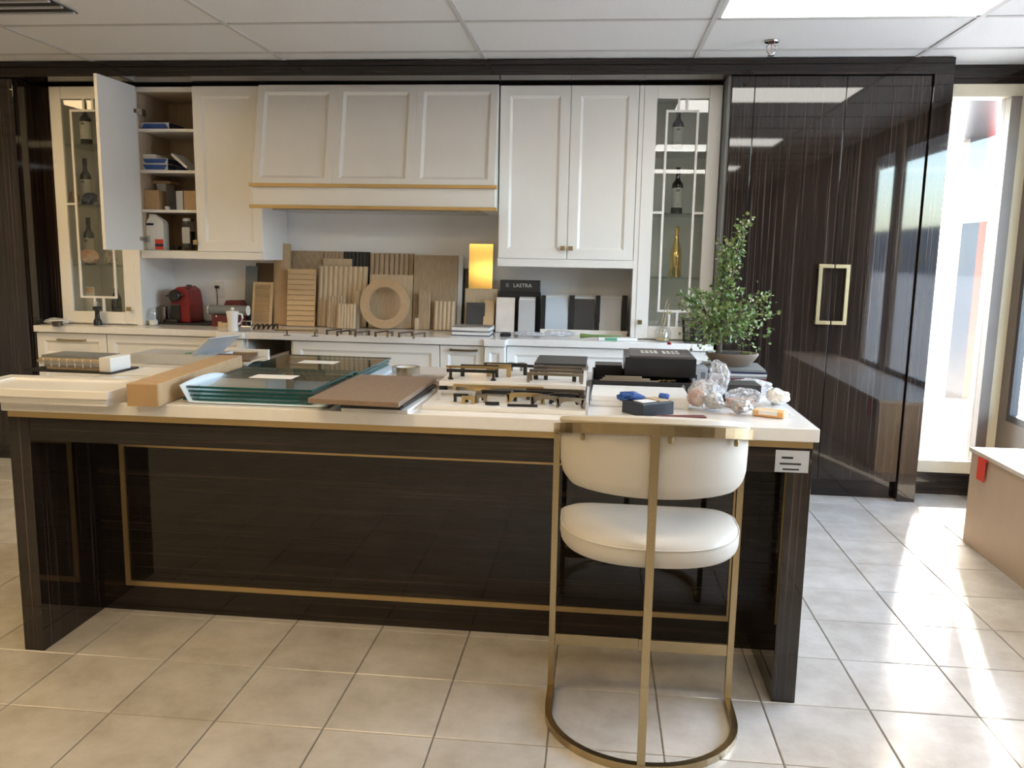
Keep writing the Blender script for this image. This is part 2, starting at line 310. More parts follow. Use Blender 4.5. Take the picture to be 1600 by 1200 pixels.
# outdoors
struct(bx(XR+.14, 200, -250, 200, -.2, -.06).build('pavement', 'pave'))
struct(bx(-60, XR+.14, YB+.1, 200, -.2, -.06).build('pavement_strip', 'pave'))
ob = thing('low_building', 'grey low building across the car park seen through the windows', 'building', (45, 0, -.06))
bx(44, 50, -190, 26, -.06, 6.2).build('wall', 'bldg', ob)
for k in range(20): bx(43.9, 44, -120+k*7, -117+k*7, 1.2, 2.8).build('window', 'frame', ob)
op = thing('canopy_post', 'dark outdoor canopy post with red edge beyond the tall window', 'post', (3.2, 7.6, -.06))
bx(3.02, 3.16, 7.5, 7.64, -.06, 2.455).build('post', 'frame', op)
bx(3.16, 3.22, 7.5, 7.64, -.06, 2.455).build('red_edge', 'redtag', op)
cn = thing('window_canopy', 'added unseen boards overhead, slotted to cut the sun into a floor patch and strip', 'canopy', (2.5, 6.5, 2.42))  # unseen sun blocker, added to shape the sunlight on the floor
gx = lambda y_, o: 2.105+o+.297*(y_-5.35)                        # slot between the added boards, follows the sun to leave one thin floor strip
MB().prism([(1.97, 5.9), (gx(5.9, -.024), 5.9), (gx(8.05, -.024), 8.05), (1.97, 8.05)], 2.46, 2.5).build('board', 'frame', cn)
MB().prism([(gx(5.9, .024), 5.9), (5.4, 5.9), (5.4, 8.05), (gx(8.05, .024), 8.05)], 2.46, 2.5).build('board', 'frame', cn)
MB().prism([(1.97, 5.5), (gx(5.5, -.024), 5.5), (gx(5.9, -.024), 5.899), (1.97, 5.899)], 2.46, 2.5).build('board', 'frame', cn)
MB().prism([(gx(5.46, .024), 5.46), (5.4, 5.46), (5.4, 5.899), (gx(5.899, .024), 5.899)], 2.46, 2.5).build('board', 'frame', cn)
MB().prism([(XR+.15, -4.2), (3.1, -4.2), (3.1, 5.455), (XR+.15, 5.455)], 2.44, 2.48).build('board', 'frame', cn)  # added as well, holds back sun at the side windows
one('garden_wall', bx(2.0, 4.6, 6.3, 6.5, -.06, .42), 'beigetop', 'low pale wall outside below the tall window', 'wall')

# ------------------------------------------------------------------ dark cabinet surround and tall units
CTR = .915
YS = 5.085
su = thing('cabinet_surround', 'glossy dark striped wood surround framing the white cabinets', 'cabinet surround', (-1, YS, 0))
bx(-5.2, 1.93, YS, YB-.002, 2.47, HC-.004).build('header', 'ebh', su, bevel=.002)
bx(1.825, 1.93, YS, YE+.11, 0, 2.47).build('pillar', 'ebv', su, bevel=.002)
bx(.705, .722, 5.13, YB-.002, CTR+.001, 2.47).build('side_panel', 'grey', su)
rt_ = thing('tall_cabinet', 'glossy dark striped tall cabinet with two brass pulls, beside the window', 'cabinet', (1.3, 5.3, 0))
bx(.722, 1.822, 5.13, YB-.002, .115, 2.466).build('body', 'blackm', rt_)
bx(.722, 1.822, 5.155, 5.6, 0, .113).build('plinth', 'ebh', rt_)
bx(.724, .850, 5.106, 5.128, .117, 2.464).build('filler_panel', 'ebv', rt_, bevel=.0015)
def c_pull(x0, x1, z0, z1, yf, side, parent):
    m = MB(); b_ = .022; d = .035
    m.box(x0, x1, yf-d, yf-d+.014, z1-b_, z1).box(x0, x1, yf-d, yf-d+.014, z0, z0+b_)
    xs = (x0, x0+b_) if side < 0 else (x1-b_, x1)
    m.box(*xs, yf-d, yf-d+.014, z0+b_, z1-b_); m.box(*xs, yf-d+.014, yf-.0005, z1-b_, z1).box(*xs, yf-d+.014, yf-.0005, z0, z0+b_)
    return m.build('handle', 'brass', parent, bevel=.0015)
hz0, hz1 = PY(1283, 507, 5.07)[1], PY(1297, 413, 5.07)[1]
d1 = bx(.853, 1.359, 5.106, 5.128, .117, 2.464).build('door', 'ebv', rt_, bevel=.0015)
d2 = bx(1.362, 1.822, 5.106, 5.128, .117, 2.464).build('door', 'ebv', rt_, bevel=.0015)
c_pull(1.272, 1.357, hz0, hz1, 5.106, -1, d1); c_pull(1.364, 1.449, hz0, hz1, 5.106, 1, d2)
lt = thing('tall_cabinet', 'glossy dark striped tall cabinet at the left end', 'cabinet', (-4.4, 5.3, 0))
bx(-5.2, -3.70, 5.13, YB-.002, .115, 2.466).build('body', 'blackm', lt)
bx(-5.2, -3.70, 5.155, 5.6, 0, .113).build('plinth', 'ebh', lt)
for a, b_ in ((-5.2, -4.503), (-4.5, -4.003), (-4.0, -3.702)): bx(a, b_, 5.106, 5.128, .117, 2.464).build('door', 'ebv', lt, bevel=.0015)
bx(-3.70, -3.685, 5.13, YB-.002, .03, 2.466).build('side_panel', 'ebv', lt)

# ------------------------------------------------------------------ white wall cabinets and hood
YD = 5.31; ZT = 2.455
def knob(x, z, yf, parent, T=None):
    m = MB().box(x-.014, x+.014, yf-.028, yf-.016, z-.014, z+.014, T).box(x-.006, x+.006, yf-.016, yf-.0003, z-.006, z+.006, T)
    return m.build('knob', 'brass', parent, bevel=.0015)
# left unit, its left door standing open
wl = thing('wall_cabinet', 'white wall cabinet with its left door open on filled shelves', 'cabinet', (-2.6, 5.55, 1.365))
xa, xm, xb = -3.035, -2.628, -2.182; zb = 1.365
b = MB().box(xa, xa+.018, YD+.022, YB-.002, zb, ZT).box(xb-.018, xb, YD+.022, YB-.002, zb, ZT).box(xa+.018, xb-.018, YD+.024, YB-.002, ZT-.03, ZT).box(xa+.018, xb-.018, YD+.024, YB-.002, zb, zb+.05)
b.build('body', 'white', wl)
li = MB().box(xa+.0185, xb-.0185, YB-.01, YB-.004, zb+.05, ZT-.03).box(xa+.0185, xa+.021, YD+.03, YB-.01, zb+.05, ZT-.03).box(xb-.021, xb-.0185, YD+.03, YB-.01, zb+.05, ZT-.03).box(xa+.021, xb-.021, YD+.03, YB-.01, ZT-.033, ZT-.0305).box(xa+.021, xb-.021, YD+.03, YB-.01, zb+.0505, zb+.053)
li.build('lining', 'inner', wl)
SH = [PY(215, y_, YD+.03)[1] for y_ in (201, 265.5, 327)]
for z in SH: bx(xa+.0215, xb-.0215, YD+.03, YB-.0105, z-.018, z).build('shelf', 'white', wl)
bx(xa+.018, xb-.018, YD+.004, YD+.022, zb, zb+.048).build('rail', 'white', wl)
m = MB(); shaker(m, xm, xb, zb+.05, ZT, YD); dc = m.build('door', 'white', wl); knob(*PY(308, 379, YD), YD, dc)
hinge = Vector((xa+.028, YD, 0))
Mo = Matrix.Translation(hinge) @ Matrix.Rotation(math.radians(-93), 4, 'Z') @ Matrix.Translation(-hinge)
m = MB(); shaker(m, xa+.028, xa+.414, zb+.05, ZT, YD-.022, T=Mo); do = m.build('door', 'white', wl)
for z in (2.30, 1.49):
    MB().box(xa+.022, xa+.05, YD+.03, YD+.075, z-.02, z+.02).box(xa-.005, xa+.03, YD-.03, YD+.03, z-.012, z+.012).build('hinge', 'steel', do)
# right unit
wrr = thing('wall_cabinet', 'white double-door wall cabinet right of the range hood', 'cabinet', (-.2, 5.55, 1.36))
xa2, xb2 = -.645, .207; xm2 = PY(889, 270, YD)[0]
bx(xa2, xb2, YD+.022, YB-.002, 1.357, ZT).build('body', 'white', wrr)
bx(xa2, xb2, YD+.004, YD+.022, 1.357, 1.405).build('rail', 'white', wrr)
for a, b_, kx in ((xa2+.004, xm2-.0015, xm2-.025), (xm2+.0015, xb2-.004, xm2+.025)):
    m = MB(); shaker(m, a, b_, 1.407, ZT, YD); d = m.build('door', 'white', wrr); knob(kx, PY(880, 388, YD)[1], YD, d)
# hood
hd = thing('range_hood', 'white panelled range hood with two gold bands', 'range hood', (-1.42, 5.4, 1.69))
hx0, hx1, yb_, zt_, zl = -2.178, -.650, 5.165, ZT, 1.825
b = MB(); b.add([(hx0, YD, zt_), (hx1, YD, zt_), (hx1, YB-.002, zt_), (hx0, YB-.002, zt_), (hx0, yb_, zl), (hx1, yb_, zl), (hx1, YB-.002, zl), (hx0, YB-.002, zl)],
      [(0, 1, 2, 3), (4, 7, 6, 5), (0, 4, 5, 1), (1, 5, 6, 2), (2, 6, 7, 3), (3, 7, 4, 0)]); b.box(hx0, hx1, yb_, YB-.002, 1.695, zl)
b.build('body', 'white', hd)
sl_ = Vector((0, yb_-YD, zl-zt_)); ln = sl_.length; uz = -sl_.normalized(); uy = Vector((0, -uz.z, uz.y)) * -1
if uy.y < 0: uy = -uy
Th = Matrix(((1, 0, 0, 0), (0, uy.y, uz.y, yb_), (0, uy.z, uz.z, zl), (0, 0, 0, 1)))
n3 = (hx1-hx0)/3
for k in range(3):
    m = MB(); e0 = .012 if k == 0 else 0; e1 = .012 if k == 2 else 0
    shaker(m, hx0+k*n3, hx0+(k+1)*n3, .004, ln, -.017, t=.016, fw=.046 if 0 < k < 3 else .046, rec=.012, bv=.018, T=Th); m.build('panel', 'white', hd)
for z in (1.822, 1.690):
    MB().box(hx0-.02, hx1+.016, yb_-.022, yb_, z, z+.021).box(hx1, hx1+.0045, yb_, yb_+.05, z, z+.021).build('gold_band', 'gold', hd, bevel=.002)
bx(hx0+.1, hx1-.1, yb_+.06, YB-.1, 1.683, 1.6945).build('filter', 'steel', hd)

# glass-door display cabinets
def display(name, label, x0, x1, knobx, shelves):
    t = thing(name, label, 'display cabinet', ((x0+x1)/2, 5.53, CTR))
    z0 = CTR+.001
    bd = MB().box(x0, x0+.018, YD+.022, YB-.002, z0, ZT).box(x1-.018, x1, YD+.022, YB-.002, z0, ZT).box(x0+.018, x1-.018, YD+.022, YB-.002, z0, z0+.03).box(x0+.018, x1-.018, YD+.022, YB-.002, ZT-.03, ZT)
    bd.build('body', 'white', t); bx(x0+.0185, x1-.0185, YB-.012, YB-.004, z0+.03, ZT-.03).build('back', 'greyin', t)
    fr = MB(); f_ = .078; y0_, y1_ = YD, YD+.021
    fr.box(x0, x0+f_, y0_, y1_, z0+.006, ZT).box(x1-f_, x1, y0_, y1_, z0+.006, ZT).box(x0+f_, x1-f_, y0_, y1_, z0+.006, z0+.085).box(x0+f_, x1-f_, y0_, y1_, ZT-f_, ZT)
    d = fr.build('door', 'white', t, bevel=.003)
    ox0, ox1, oz0, oz1 = x0+f_, x1-f_, z0+.085, ZT-f_
    mw = .014; ia, ib = ox0+.055, ox1-.055; mt = MB()
    mt.box(ia, ia+mw, y0_+.003, y0_+.015, oz0+.09, oz1-.065).box(ib-mw, ib, y0_+.003, y0_+.015, oz0+.09, oz1-.065)
    mt.box(ia+mw, ib-mw, y0_+.003, y0_+.015, oz1-.065-mw, oz1-.065).box(ia+mw, ib-mw, y0_+.003, y0_+.015, oz0+.09, oz0+.09+mw)
    for q in (.38, .62): xx = ia+(ib-ia)*q; mt.box(xx-mw/2, xx+mw/2, y0_+.003, y0_+.015, oz1-.065, oz1)
    for q in (.38, .62): xx = ia+(ib-ia)*q; mt.box(xx-mw/2, xx+mw/2, y0_+.003, y0_+.015, oz0, oz0+.09)
    zm = shelves[1]; mt.box(ox0, ia, y0_+.003, y0_+.015, zm-mw/2, zm+mw/2).box(ib, ox1, y0_+.003, y0_+.015, zm-mw/2, zm+mw/2)
    mt.build('muntins', 'white', d)
    bx(ox0-.005, ox1+.005, y0_+.0155, y0_+.0195, oz0-.005, oz1+.005).build('pane', 'cglass', d)
    knob(knobx, z0+.11, YD, d)
    for z in shelves: bx(x0+.0185, x1-.0185, YD+.05, YB-.0125, z-.008, z).build('glass_shelf', ['green'], t)
    return t
SL = [PY(120, y_, 5.5)[1] for y_ in (229, 321, 413)]; SR = [PY(1060, y_, 5.5)[1] for y_ in (239, 335, 433)]
gl = display('display_cabinet', 'white glass-door display cabinet with bottles and packets, left of the open cabinet', -3.600, -3.075, -3.115, SL)
gr = display('display_cabinet', 'white glass-door display cabinet holding two wine bottles and a gold one', .236, .700, .262, SR)
bx(-3.0745, -3.0355, YD+.004, YB-.002, CTR+.001, ZT).build('filler', 'white', gl); bx(.2075, .2355, YD+.004, YB-.002, CTR+.001, ZT).build('filler', 'white', gr)
bx(-3.684, -3.6005, YD+.004, YB-.002, CTR+.001, ZT).build('side_filler', 'ebv', lt)

# ------------------------------------------------------------------ base cabinets and worktop
wt = MB()
out = [(-3.684, 5.12), (-2.40, 5.12), (-2.40, 5.045), (-2.225, 5.045), (-2.215, 5.062), (-.695, 5.062), (-.69, 5.04), (-.555, 5.04), (-.55, 5.12), (.70, 5.12), (.70, YB-.003), (-3.684, YB-.003)]
one('worktop', wt.prism(out, CTR-.042, CTR), 'quartz', 'long white stone worktop on the back cabinets', 'worktop', bevel=.003)
ZC = CTR-.043
def pull(x0, x1, z, yf, parent, k='brass'):
    n = 8; P = [(x0+(x1-x0)*i/n, yf-.026-.012*math.sin(PI*i/n), z) for i in range(n+1)]
    MB().bar(P, .008, .013).box(x0, x0+.012, yf-.028, yf-.0003, z-.0065, z+.0065).box(x1-.012, x1, yf-.028, yf-.0003, z-.0065, z+.0065).build('handle', k, parent)
def base(label, x0, x1, yf, fronts, side='white', body_to=YB-.003):
    t = thing('base_cabinet', label, 'cabinet', ((x0+x1)/2, (yf+YB)/2, 0))
    bx(x0+.001, x1-.001, yf+.0225, body_to, .1, ZC).build('body', side, t)
    bx(x0+.001, x1-.001, yf+.08, yf+.1, 0, .0995).build('plinth', 'white', t)
    for (z0, z1, hp) in fronts:
        m = MB(); shaker(m, x0+.0025, x1-.0025, z0, z1, yf, fw=.05 if z1-z0 > .13 and x1-x0 > .2 else .032); d = m.build('drawer' if hp else 'door', 'white', t)
        if hp: pull(hp[0], hp[1], hp[2], yf, d)
    return t
xs_ = PY(168, 545, 5.15)[0]
h1 = (PY(92, 529, 5.14)[0], PY(134, 531, 5.14)[0], PY(110, 531, 5.14)[1]); h2 = (PY(245, 548, 5.14)[0], PY(288, 549, 5.14)[0], PY(265, 549, 5.14)[1])
base('white base cabinet with one top drawer under the left glass cabinet', -3.684, xs_, 5.145, [(.68, .866, h1), (.105, .675, None)])
base('white wide drawer cabinet under the coffee machine', xs_, -2.385, 5.145, [(.50, .866, h2), (.105, .495, None)])
base('slim white panelled pilaster left of the open drawer', -2.385, -2.232, 5.065, [(.105, .866, None)])
xo = PY(457, 545, 5.085)[0]
od = base('white cabinet with its top drawer pulled out', -2.232, xo, 5.085, [(.105, .63, None)], body_to=5.3)
bpy.data.objects.remove([c for c in od.children if c.name.startswith('body')][0])
MB().box(-2.231, -2.215, 5.1075, YB-.003, .1, ZC).box(xo-.016, xo-.001, 5.1075, YB-.003, .1, ZC).box(-2.215, xo-.016, YB-.02, YB-.003, .1, ZC).box(-2.215, xo-.016, 5.1075, YB-.02, .1, .64).build('body', 'white', od)
bx(-2.2145, xo-.0165, 5.13, YB-.0205, .6405, .655).build('drawer_interior', 'brownp', od)
m = MB(); shaker(m, -2.228, xo-.003, .66, .852, 4.70, fw=.05); dr = m.build('drawer', 'white', od)
MB().box(-2.20, -2.188, 4.7225, 5.2, .68, .80).box(xo-.04, xo-.028, 4.7225, 5.2, .68, .80).box(-2.188, xo-.04, 4.7225, 5.2, .68, .69).build('drawer_box', 'brownp', dr)
pull(PY(354, 549, 4.69)[0], PY(402, 551, 4.69)[0], PY(380, 551, 4.69)[1], 4.70, dr)
x1_, x2_ = PY(687, 550, 5.085)[0], PY(690, 550, 5.085)[0]
base('wide white panelled cabinet under the wood samples', xo, x1_, 5.085, [(.105, .866, None)])
base('narrow white drawer cabinet right of the wide panel', x1_, -.69, 5.085, [(.60, .866, (PY(703, 545, 5.07)[0], PY(746, 548, 5.07)[0], PY(725, 547, 5.07)[1])), (.105, .595, None)])
base('slim white panelled pilaster right of the narrow drawer', -.69, -.56, 5.06, [(.105, .866, None)])
base('wide white panelled base cabinet under the tile samples', -.56, .70, 5.145, [(.105, .866, None)])

# ------------------------------------------------------------------ island
il = thing('kitchen_island', 'glossy dark wood kitchen island with gold inlay frame', 'island', (-.66, 3.1, 0))
IX0, IX1, IY0, IY1, IT = -2.0, .68, 2.617, 3.72, .075
bx(IX0, IX0+IT, IY0, IY1, 0, .85).build('leg_panel', 'ebv', il, bevel=.002); bx(IX1-IT, IX1, IY0, IY1, 0, .85).build('leg_panel', 'ebv', il, bevel=.002)
bx(IX0+IT+.0005, IX1-IT-.0005, 2.99, 3.70, 0, .768).build('front_panel', 'ebh', il)
bx(IX0+IT+.0005, IX1-IT-.0005, IY0+.003, 3.70, .769, .85).build('apron', 'ebh', il)
gx_, gX_, gz_, gZ_, s_ = -1.828, .528, .105, .690, .02
fr = MB()
def mitre(a, b_, c, d): fr.add([(p[0], 2.989, p[1]) for p in (a, b_, c, d)] + [(p[0], 2.982, p[1]) for p in (a, b_, c, d)], [(0, 1, 2, 3), (4, 7, 6, 5), (0, 4, 5, 1), (1, 5, 6, 2), (2, 6, 7, 3), (3, 7, 4, 0)])
mitre((gx_, gZ_), (gX_, gZ_), (gX_-s_, gZ_-s_), (gx_+s_, gZ_-s_)); mitre((gx_, gz_), (gX_, gz_), (gX_-s_, gz_+s_), (gx_+s_, gz_+s_))
mitre((gx_, gz_), (gx_, gZ_), (gx_+s_, gZ_-s_), (gx_+s_, gz_+s_)); mitre((gX_, gz_), (gX_, gZ_), (gX_-s_, gZ_-s_), (gX_-s_, gz_+s_))
fr.build('gold_inlay', 'gold', il)
bx(IX0+.003, IX1-.003, IY0-.002, IY1, .8505, .872).build('gold_edge_strip', 'gold', il)
st = MB().box(.566, .668, IY0-.0012, IY0-.0002, .772, .842); so_ = st.build('pale_patch', 'lgrey', il)  # thin pale patch at the upper right corner of the island front
MB().box(.585, .62, IY0-.0017, IY0-.0013, .815, .822).box(.58, .645, IY0-.0017, IY0-.0013, .796, .802).box(.59, .64, IY0-.0017, IY0-.0013, .779, .784).build('print', 'blackm', so_)  # three dark bars on the pale patch
one('island_worktop', bx(IX0-.012, IX1+.012, IY0-.014, IY1+.012, .8725, CTR), 'quartz', 'white stone worktop of the island, covered with samples', 'worktop', bevel=.003)
#PART2
# ------------------------------------------------------------------ bar stool
bs = thing('bar_stool', 'cream leather bar stool with brass frame, tucked against the island', 'stool', (.175, 2.4, 0))
def dpath(off=0, yf=2.59, n=24):
    cx, cy, a, b_ = .172, 2.455, .287-off, .272-off
    P = [(cx-a, yf)] + [(cx-a*math.cos(PI*i/n), cy-b_*math.sin(PI*i/n)) for i in range(n+1)] + [(cx+a, yf)]
    return P
rimz = lambda y_: .978-(y_-2.19)*.225
MB().bar([(x, y_, rimz(y_)) for x, y_ in dpath()], .011, .029).build('rim', 'brass', bs)
MB().bar([(x, y_, .0115) for x, y_ in dpath()], .020, .022).build('floor_ring', 'brass', bs)
bx(-.125, -.105, 2.578, 2.598, .0228, rimz(2.588)-.0148).build('leg', 'brass', bs, bevel=.001); bx(.449, .469, 2.578, 2.598, .0228, rimz(2.588)-.0148).build('leg', 'brass', bs, bevel=.001)
bx(.150, .173, 2.174, 2.192, .0228, rimz(2.183)-.0148).build('leg', 'brass', bs, bevel=.001)
MB().box(-.1045, .1655, 2.580, 2.590, .168, .206).box(.1665, .4485, 2.580, 2.590, .166, .204).build('footrest', 'brass', bs, bevel=.001)
def dseat(i, n=30):
    cx, yf, hw, dep, rc = .172, 2.60-i, .266-i, .402-2*i, .07
    P = []
    for k in range(9):
        a = PI/2*k/8; P.append((cx+hw-rc+rc*math.cos(PI/2-a), yf-rc+rc*math.sin(PI/2-a)))
    ym = yf-rc-.05
    for k in range(1, n):
        a = PI*k/n; P.append((cx+hw*math.copysign(abs(math.cos(a))**.85, math.cos(a)), ym-(dep-rc-.05)*math.sin(a)**.85))
    for k in range(9):
        a = PI/2*k/8; P.append((cx-hw+rc-rc*math.cos(a), yf-rc+rc*math.sin(a)))
    return P
m = MB(); pf = [(.03, .586), (.010, .589), (.003, .597), (0, .610), (0, .632), (.002, .639), (.0045, .6405), (.006, .644), (.016, .652), (.035, .659), (.07, .665), (.12, .669)]
m.loft([[(x, y_, z) for x, y_ in dseat(i)] for i, z in pf]); m.build('seat', 'leather', bs, smooth=True)
m = MB(); P = [(x, y_, .641) for x, y_ in dseat(.0015)]; m.tube(P+[P[0]], .0022, 5); m.build('piping', 'leather', bs, smooth=True)
# wrap-around back cushion: rounded section swept along the rim
m = MB(); path = dpath(.034, 2.572, 40); R = []
N = len(path)
for k, (x, y_) in enumerate(path):
    x_, y2 = path[min(k+1, N-1)]; xp, yp = path[max(k-1, 0)]; t = Vector((x_-xp, y2-yp, 0)).normalized(); n_ = Vector((t.y, -t.x, 0))  # outward
    if n_.dot(Vector((x-.172, y_-2.5, 0))) < 0: n_ = -n_
    s = k/(N-1); e = min(s, 1-s)/.5; zt_ = rimz(y_)+.037; q = min(1, e/.42); zb_ = .783+ (.16)*(1-math.sqrt(max(0, 1-(1-q)**2)))**.9
    zb_ = min(zb_, zt_-.05); th = .025*min(1, .35+e*3)
    ring = []
    for a in range(14):
        u = 2*PI*a/14; cz = (zt_+zb_)/2; hz_ = (zt_-zb_)/2
        sx = math.copysign(abs(math.cos(u))**.5, math.cos(u))*th; sz = math.copysign(abs(math.sin(u))**.5, math.sin(u))*hz_
        if sz > hz_*.86 and sx > 0: sx += .010
        ring.append((x+n_.x*sx, y_+n_.y*sx, cz+sz))
    R.append(ring)
m.loft(R); m.build('back_cushion', 'leather', bs, smooth=True)
for px_ in (908, 1053, 1153):
    best = min(dpath(0, 2.59, 60), key=lambda p: abs(((Vector((p[0], p[1], rimz(p[1])))-EYE).dot(RT))/((Vector((p[0], p[1], rimz(p[1])))-EYE).dot(FW))*F+800-px_)+ (1e3 if p[1] > 2.5 and px_ < 1100 else 0))
    MB().lathe([(.001, -.010), (.006, -.008), (.007, 0), (.006, .008), (.001, .010)], (best[0], best[1]-.004, rimz(best[1])-.0255), 10).build('bolt', 'brass', bs, smooth=True)

# ------------------------------------------------------------------ bench by the windows, sprinkler, vent
bn = thing('window_bench', 'low beige bench cupboard under the side windows', 'bench', (2.18, 3.2, 0))
bx(1.925, XR-.015, 1.4, 4.39, .0005, .478).build('body', 'beige', bn); bx(1.915, XR-.012, 1.39, 4.40, .4785, .500).build('top', 'beigetop', bn, bevel=.002)
one('red_tag', MB().box(1.912, 1.9245, 4.20, 4.28, .465, .4775).box(1.9085, 1.912, 4.20, 4.28, .365, .4775), 'redtag', 'red plastic tag hanging on the side of the beige bench', 'tag')
sx_, sy_ = .858, 4.72
sp = thing('sprinkler', 'small metal fire sprinkler on the ceiling', 'sprinkler', (sx_, sy_, HC))
MB().lathe([(.012, -.012), (.036, -.008), (.038, -.001), (.01, -.0005)], (sx_, sy_, HC), 20).build('escutcheon', 'steel', sp, smooth=True)
for s in (-1, 1): MB().tube([(sx_+s*.012, sy_, HC-.012), (sx_+s*.024, sy_, HC-.03), (sx_+s*.019, sy_, HC-.055), (sx_+s*.004, sy_, HC-.07)], .0035, 6).build('frame_arm', 'steel', sp, smooth=True)
MB().lathe([(.001, -.064), (.002, -.02), (.0015, -.0125)], (sx_, sy_, HC), 8).build('bulb', 'redtag', sp, smooth=True)
MB().lathe([(.004, -.078), (.018, -.075), (.018, -.072), (.004, -.070)], (sx_, sy_, HC), 14).build('deflector', 'steel', sp, smooth=True)
vt = thing('ceiling_vent', 'dark slotted air vent in the ceiling at top left', 'vent', (-2.75, 4.0, HC))
va, vb = PZ(0, 22, HC-.005), PZ(125, 22, HC-.005)
bx(va[0]-.25, vb[0], va[1]-.45, va[1], HC-.008, HC-.0045).build('backing', 'blackm', vt)
for k in range(5): y_ = va[1]-.42+k*.095; bx(va[0]-.25, vb[0], y_, y_+.02, HC-.016, HC-.0085).build('slat', 'lgrey', vt)

# ------------------------------------------------------------------ things on the island
Z1 = CTR+.0005
def PQ(pts, z): return [PZ(a, b_, z) for a, b_ in pts]
# two white cabinet doors
def flatdoor(name, label, x0, x1, y0, y1, z0, t, ang=0):
    m = MB(); Tt = Matrix.Translation(((x0+x1)/2, (y0+y1)/2, z0)) @ Matrix.Rotation(ang, 4, 'Z') @ Matrix(((1, 0, 0, 0), (0, 0, 1, 0), (0, -1, 0, t), (0, 0, 0, 1)))
    hx, hy = (x1-x0)/2, (y1-y0)/2
    shaker(m, -hx, hx, -hy, hy, 0, t=t, fw=.055, rec=.007, T=Tt)
    return one(name, m, 'white', label, 'cabinet door', 'loose doors on the island')
flatdoor('loose_door', 'white panelled cabinet door lying under the other at the left end of the island', -2.13, -1.585, 2.53, 2.83, Z1, .024)
flatdoor('loose_door', 'white panelled cabinet door lying on top of the pair at the left end', -2.115, -1.575, 2.515, 2.805, Z1+.0245, .026, .012)
# cardboard tube box
cb = thing('cardboard_box', 'long square cardboard carton pointing back from the island edge', 'box', (-1.47, 2.95, Z1))
Tc = Matrix.Translation((-1.468, 2.545, Z1)) @ Matrix.Rotation(math.radians(4.5), 4, 'Z')
bx(-.052, .052, .004, .80, .0005, .076, T=Tc).build('carton', 'card', cb, bevel=.003); MB().box(-.05, .05, -.001, .0035, .002, .074, Tc).build('end_flap', 'carddark', cb)
# foam wrap and glass
ws = MB(); n = 14
def wrap(u, v_):
    x = -1.43+.55*u; y_ = 2.64+1.06*v_; z = Z1+.002
    e = max(0, .13-u)/.13; z += .075*e*(.5+.5*math.sin(v_*7+.6))*(1 if v_ < .62 else .3); x += .04*e + .02*math.sin(v_*9)*e
    return (x, y_, z)
ws.add([wrap(i/24, j/24) for i in range(25) for j in range(25)], [(i*25+j, (i+1)*25+j, (i+1)*25+j+1, i*25+j+1) for i in range(24) for j in range(24)])
fo = one('foam_wrap', ws, 'bluewrap', 'thin pale blue packing foam sheet under the glass panes', 'packing sheet', smooth=True)
so2 = fo.modifiers.new('thick', 'SOLIDIFY'); so2.thickness = .0015
def glass_stack(x0, x1, y0, y1, z0, n, gap, ang, where):
    for k in range(n):
        z = z0+k*gap; dx = (k*37 % 5-2)*.003; Tt = Matrix.Translation(((x0+x1)/2+dx, (y0+y1)/2, z)) @ Matrix.Rotation(ang+(k % 2)*.006, 4, 'Z'); hx, hy = (x1-x0)/2, (y1-y0)/2; t = .0075
        m = MB(); c = [(-hx, -hy), (hx, -hy), (hx, hy), (-hx, hy)]; v = [(*p, 0) for p in c]+[(*p, t) for p in c]
        m.add(v, [(0, 3, 2, 1), (4, 5, 6, 7)], Tt, 0); m.add(v, [(i, (i+1) % 4, 4+(i+1) % 4, 4+i) for i in range(4)], Tt, 1)
        nm = ['bottom', 'second', 'third', 'top'] if n == 4 else ['bottom', 'middle', 'top']
        o = one('glass_sheet', m, ['green', 'gedge'], '%s green-edged glass pane of the %s stack on the island' % (nm[k], where), 'glass pane', 'stacked glass panes')
        if k == n-1:
            bx(-.09, .07, -.03, .06, t+.0003, t+.0008, T=Tt).build('paper_label', 'paper', o)
        for s in (-1, 1):
            if n == 4: bx(s*hx*.86-.018, s*hx*.86+.018, -hy-.002, -hy+.022, -.0015, t+.0012, T=Tt).build('corner_clip', 'clear', o)
glass_stack(-1.385, -.935, 2.665, 3.155, Z1+.005, 4, .0142, -.01, 'front')
glass_stack(-1.43, -.94, 3.20, 3.70, Z1+.005, 3, .0142, -.02, 'rear')
# brown laminate panel on dark boards
def slab_on(name, mat_, label, pts, z0, t, cat='panel', group=None, bevel=.001):
    return one(name, MB().prism(pts, z0, z0+t), mat_, label, cat, group, bevel=bevel)
slab_on('sample_board', 'paper', 'white board with folded edge beneath the brown laminate panel', [(-.82, 2.60), (-.60, 2.60), (-.585, 3.02), (-.79, 3.04)], Z1, .012, 'board')
slab_on('sample_board', 'black', 'lower thin dark board under the brown laminate panel', [(-.82, 2.59), (-.62, 2.59), (-.60, 3.0), (-.80, 3.02)], Z1+.0125, .010, 'board')
slab_on('sample_board', 'darkwood', 'upper thin dark board under the brown laminate panel', [(-.81, 2.58), (-.61, 2.58), (-.59, 3.03), (-.79, 3.05)], Z1+.023, .009, 'board')
slab_on('laminate_panel', 'walnut', 'brown wood laminate panel lying across dark boards', [(-.912, 2.545), (-.612, 2.525), (-.60, 3.08), (-.90, 3.10)], Z1+.033, .016, 'panel')
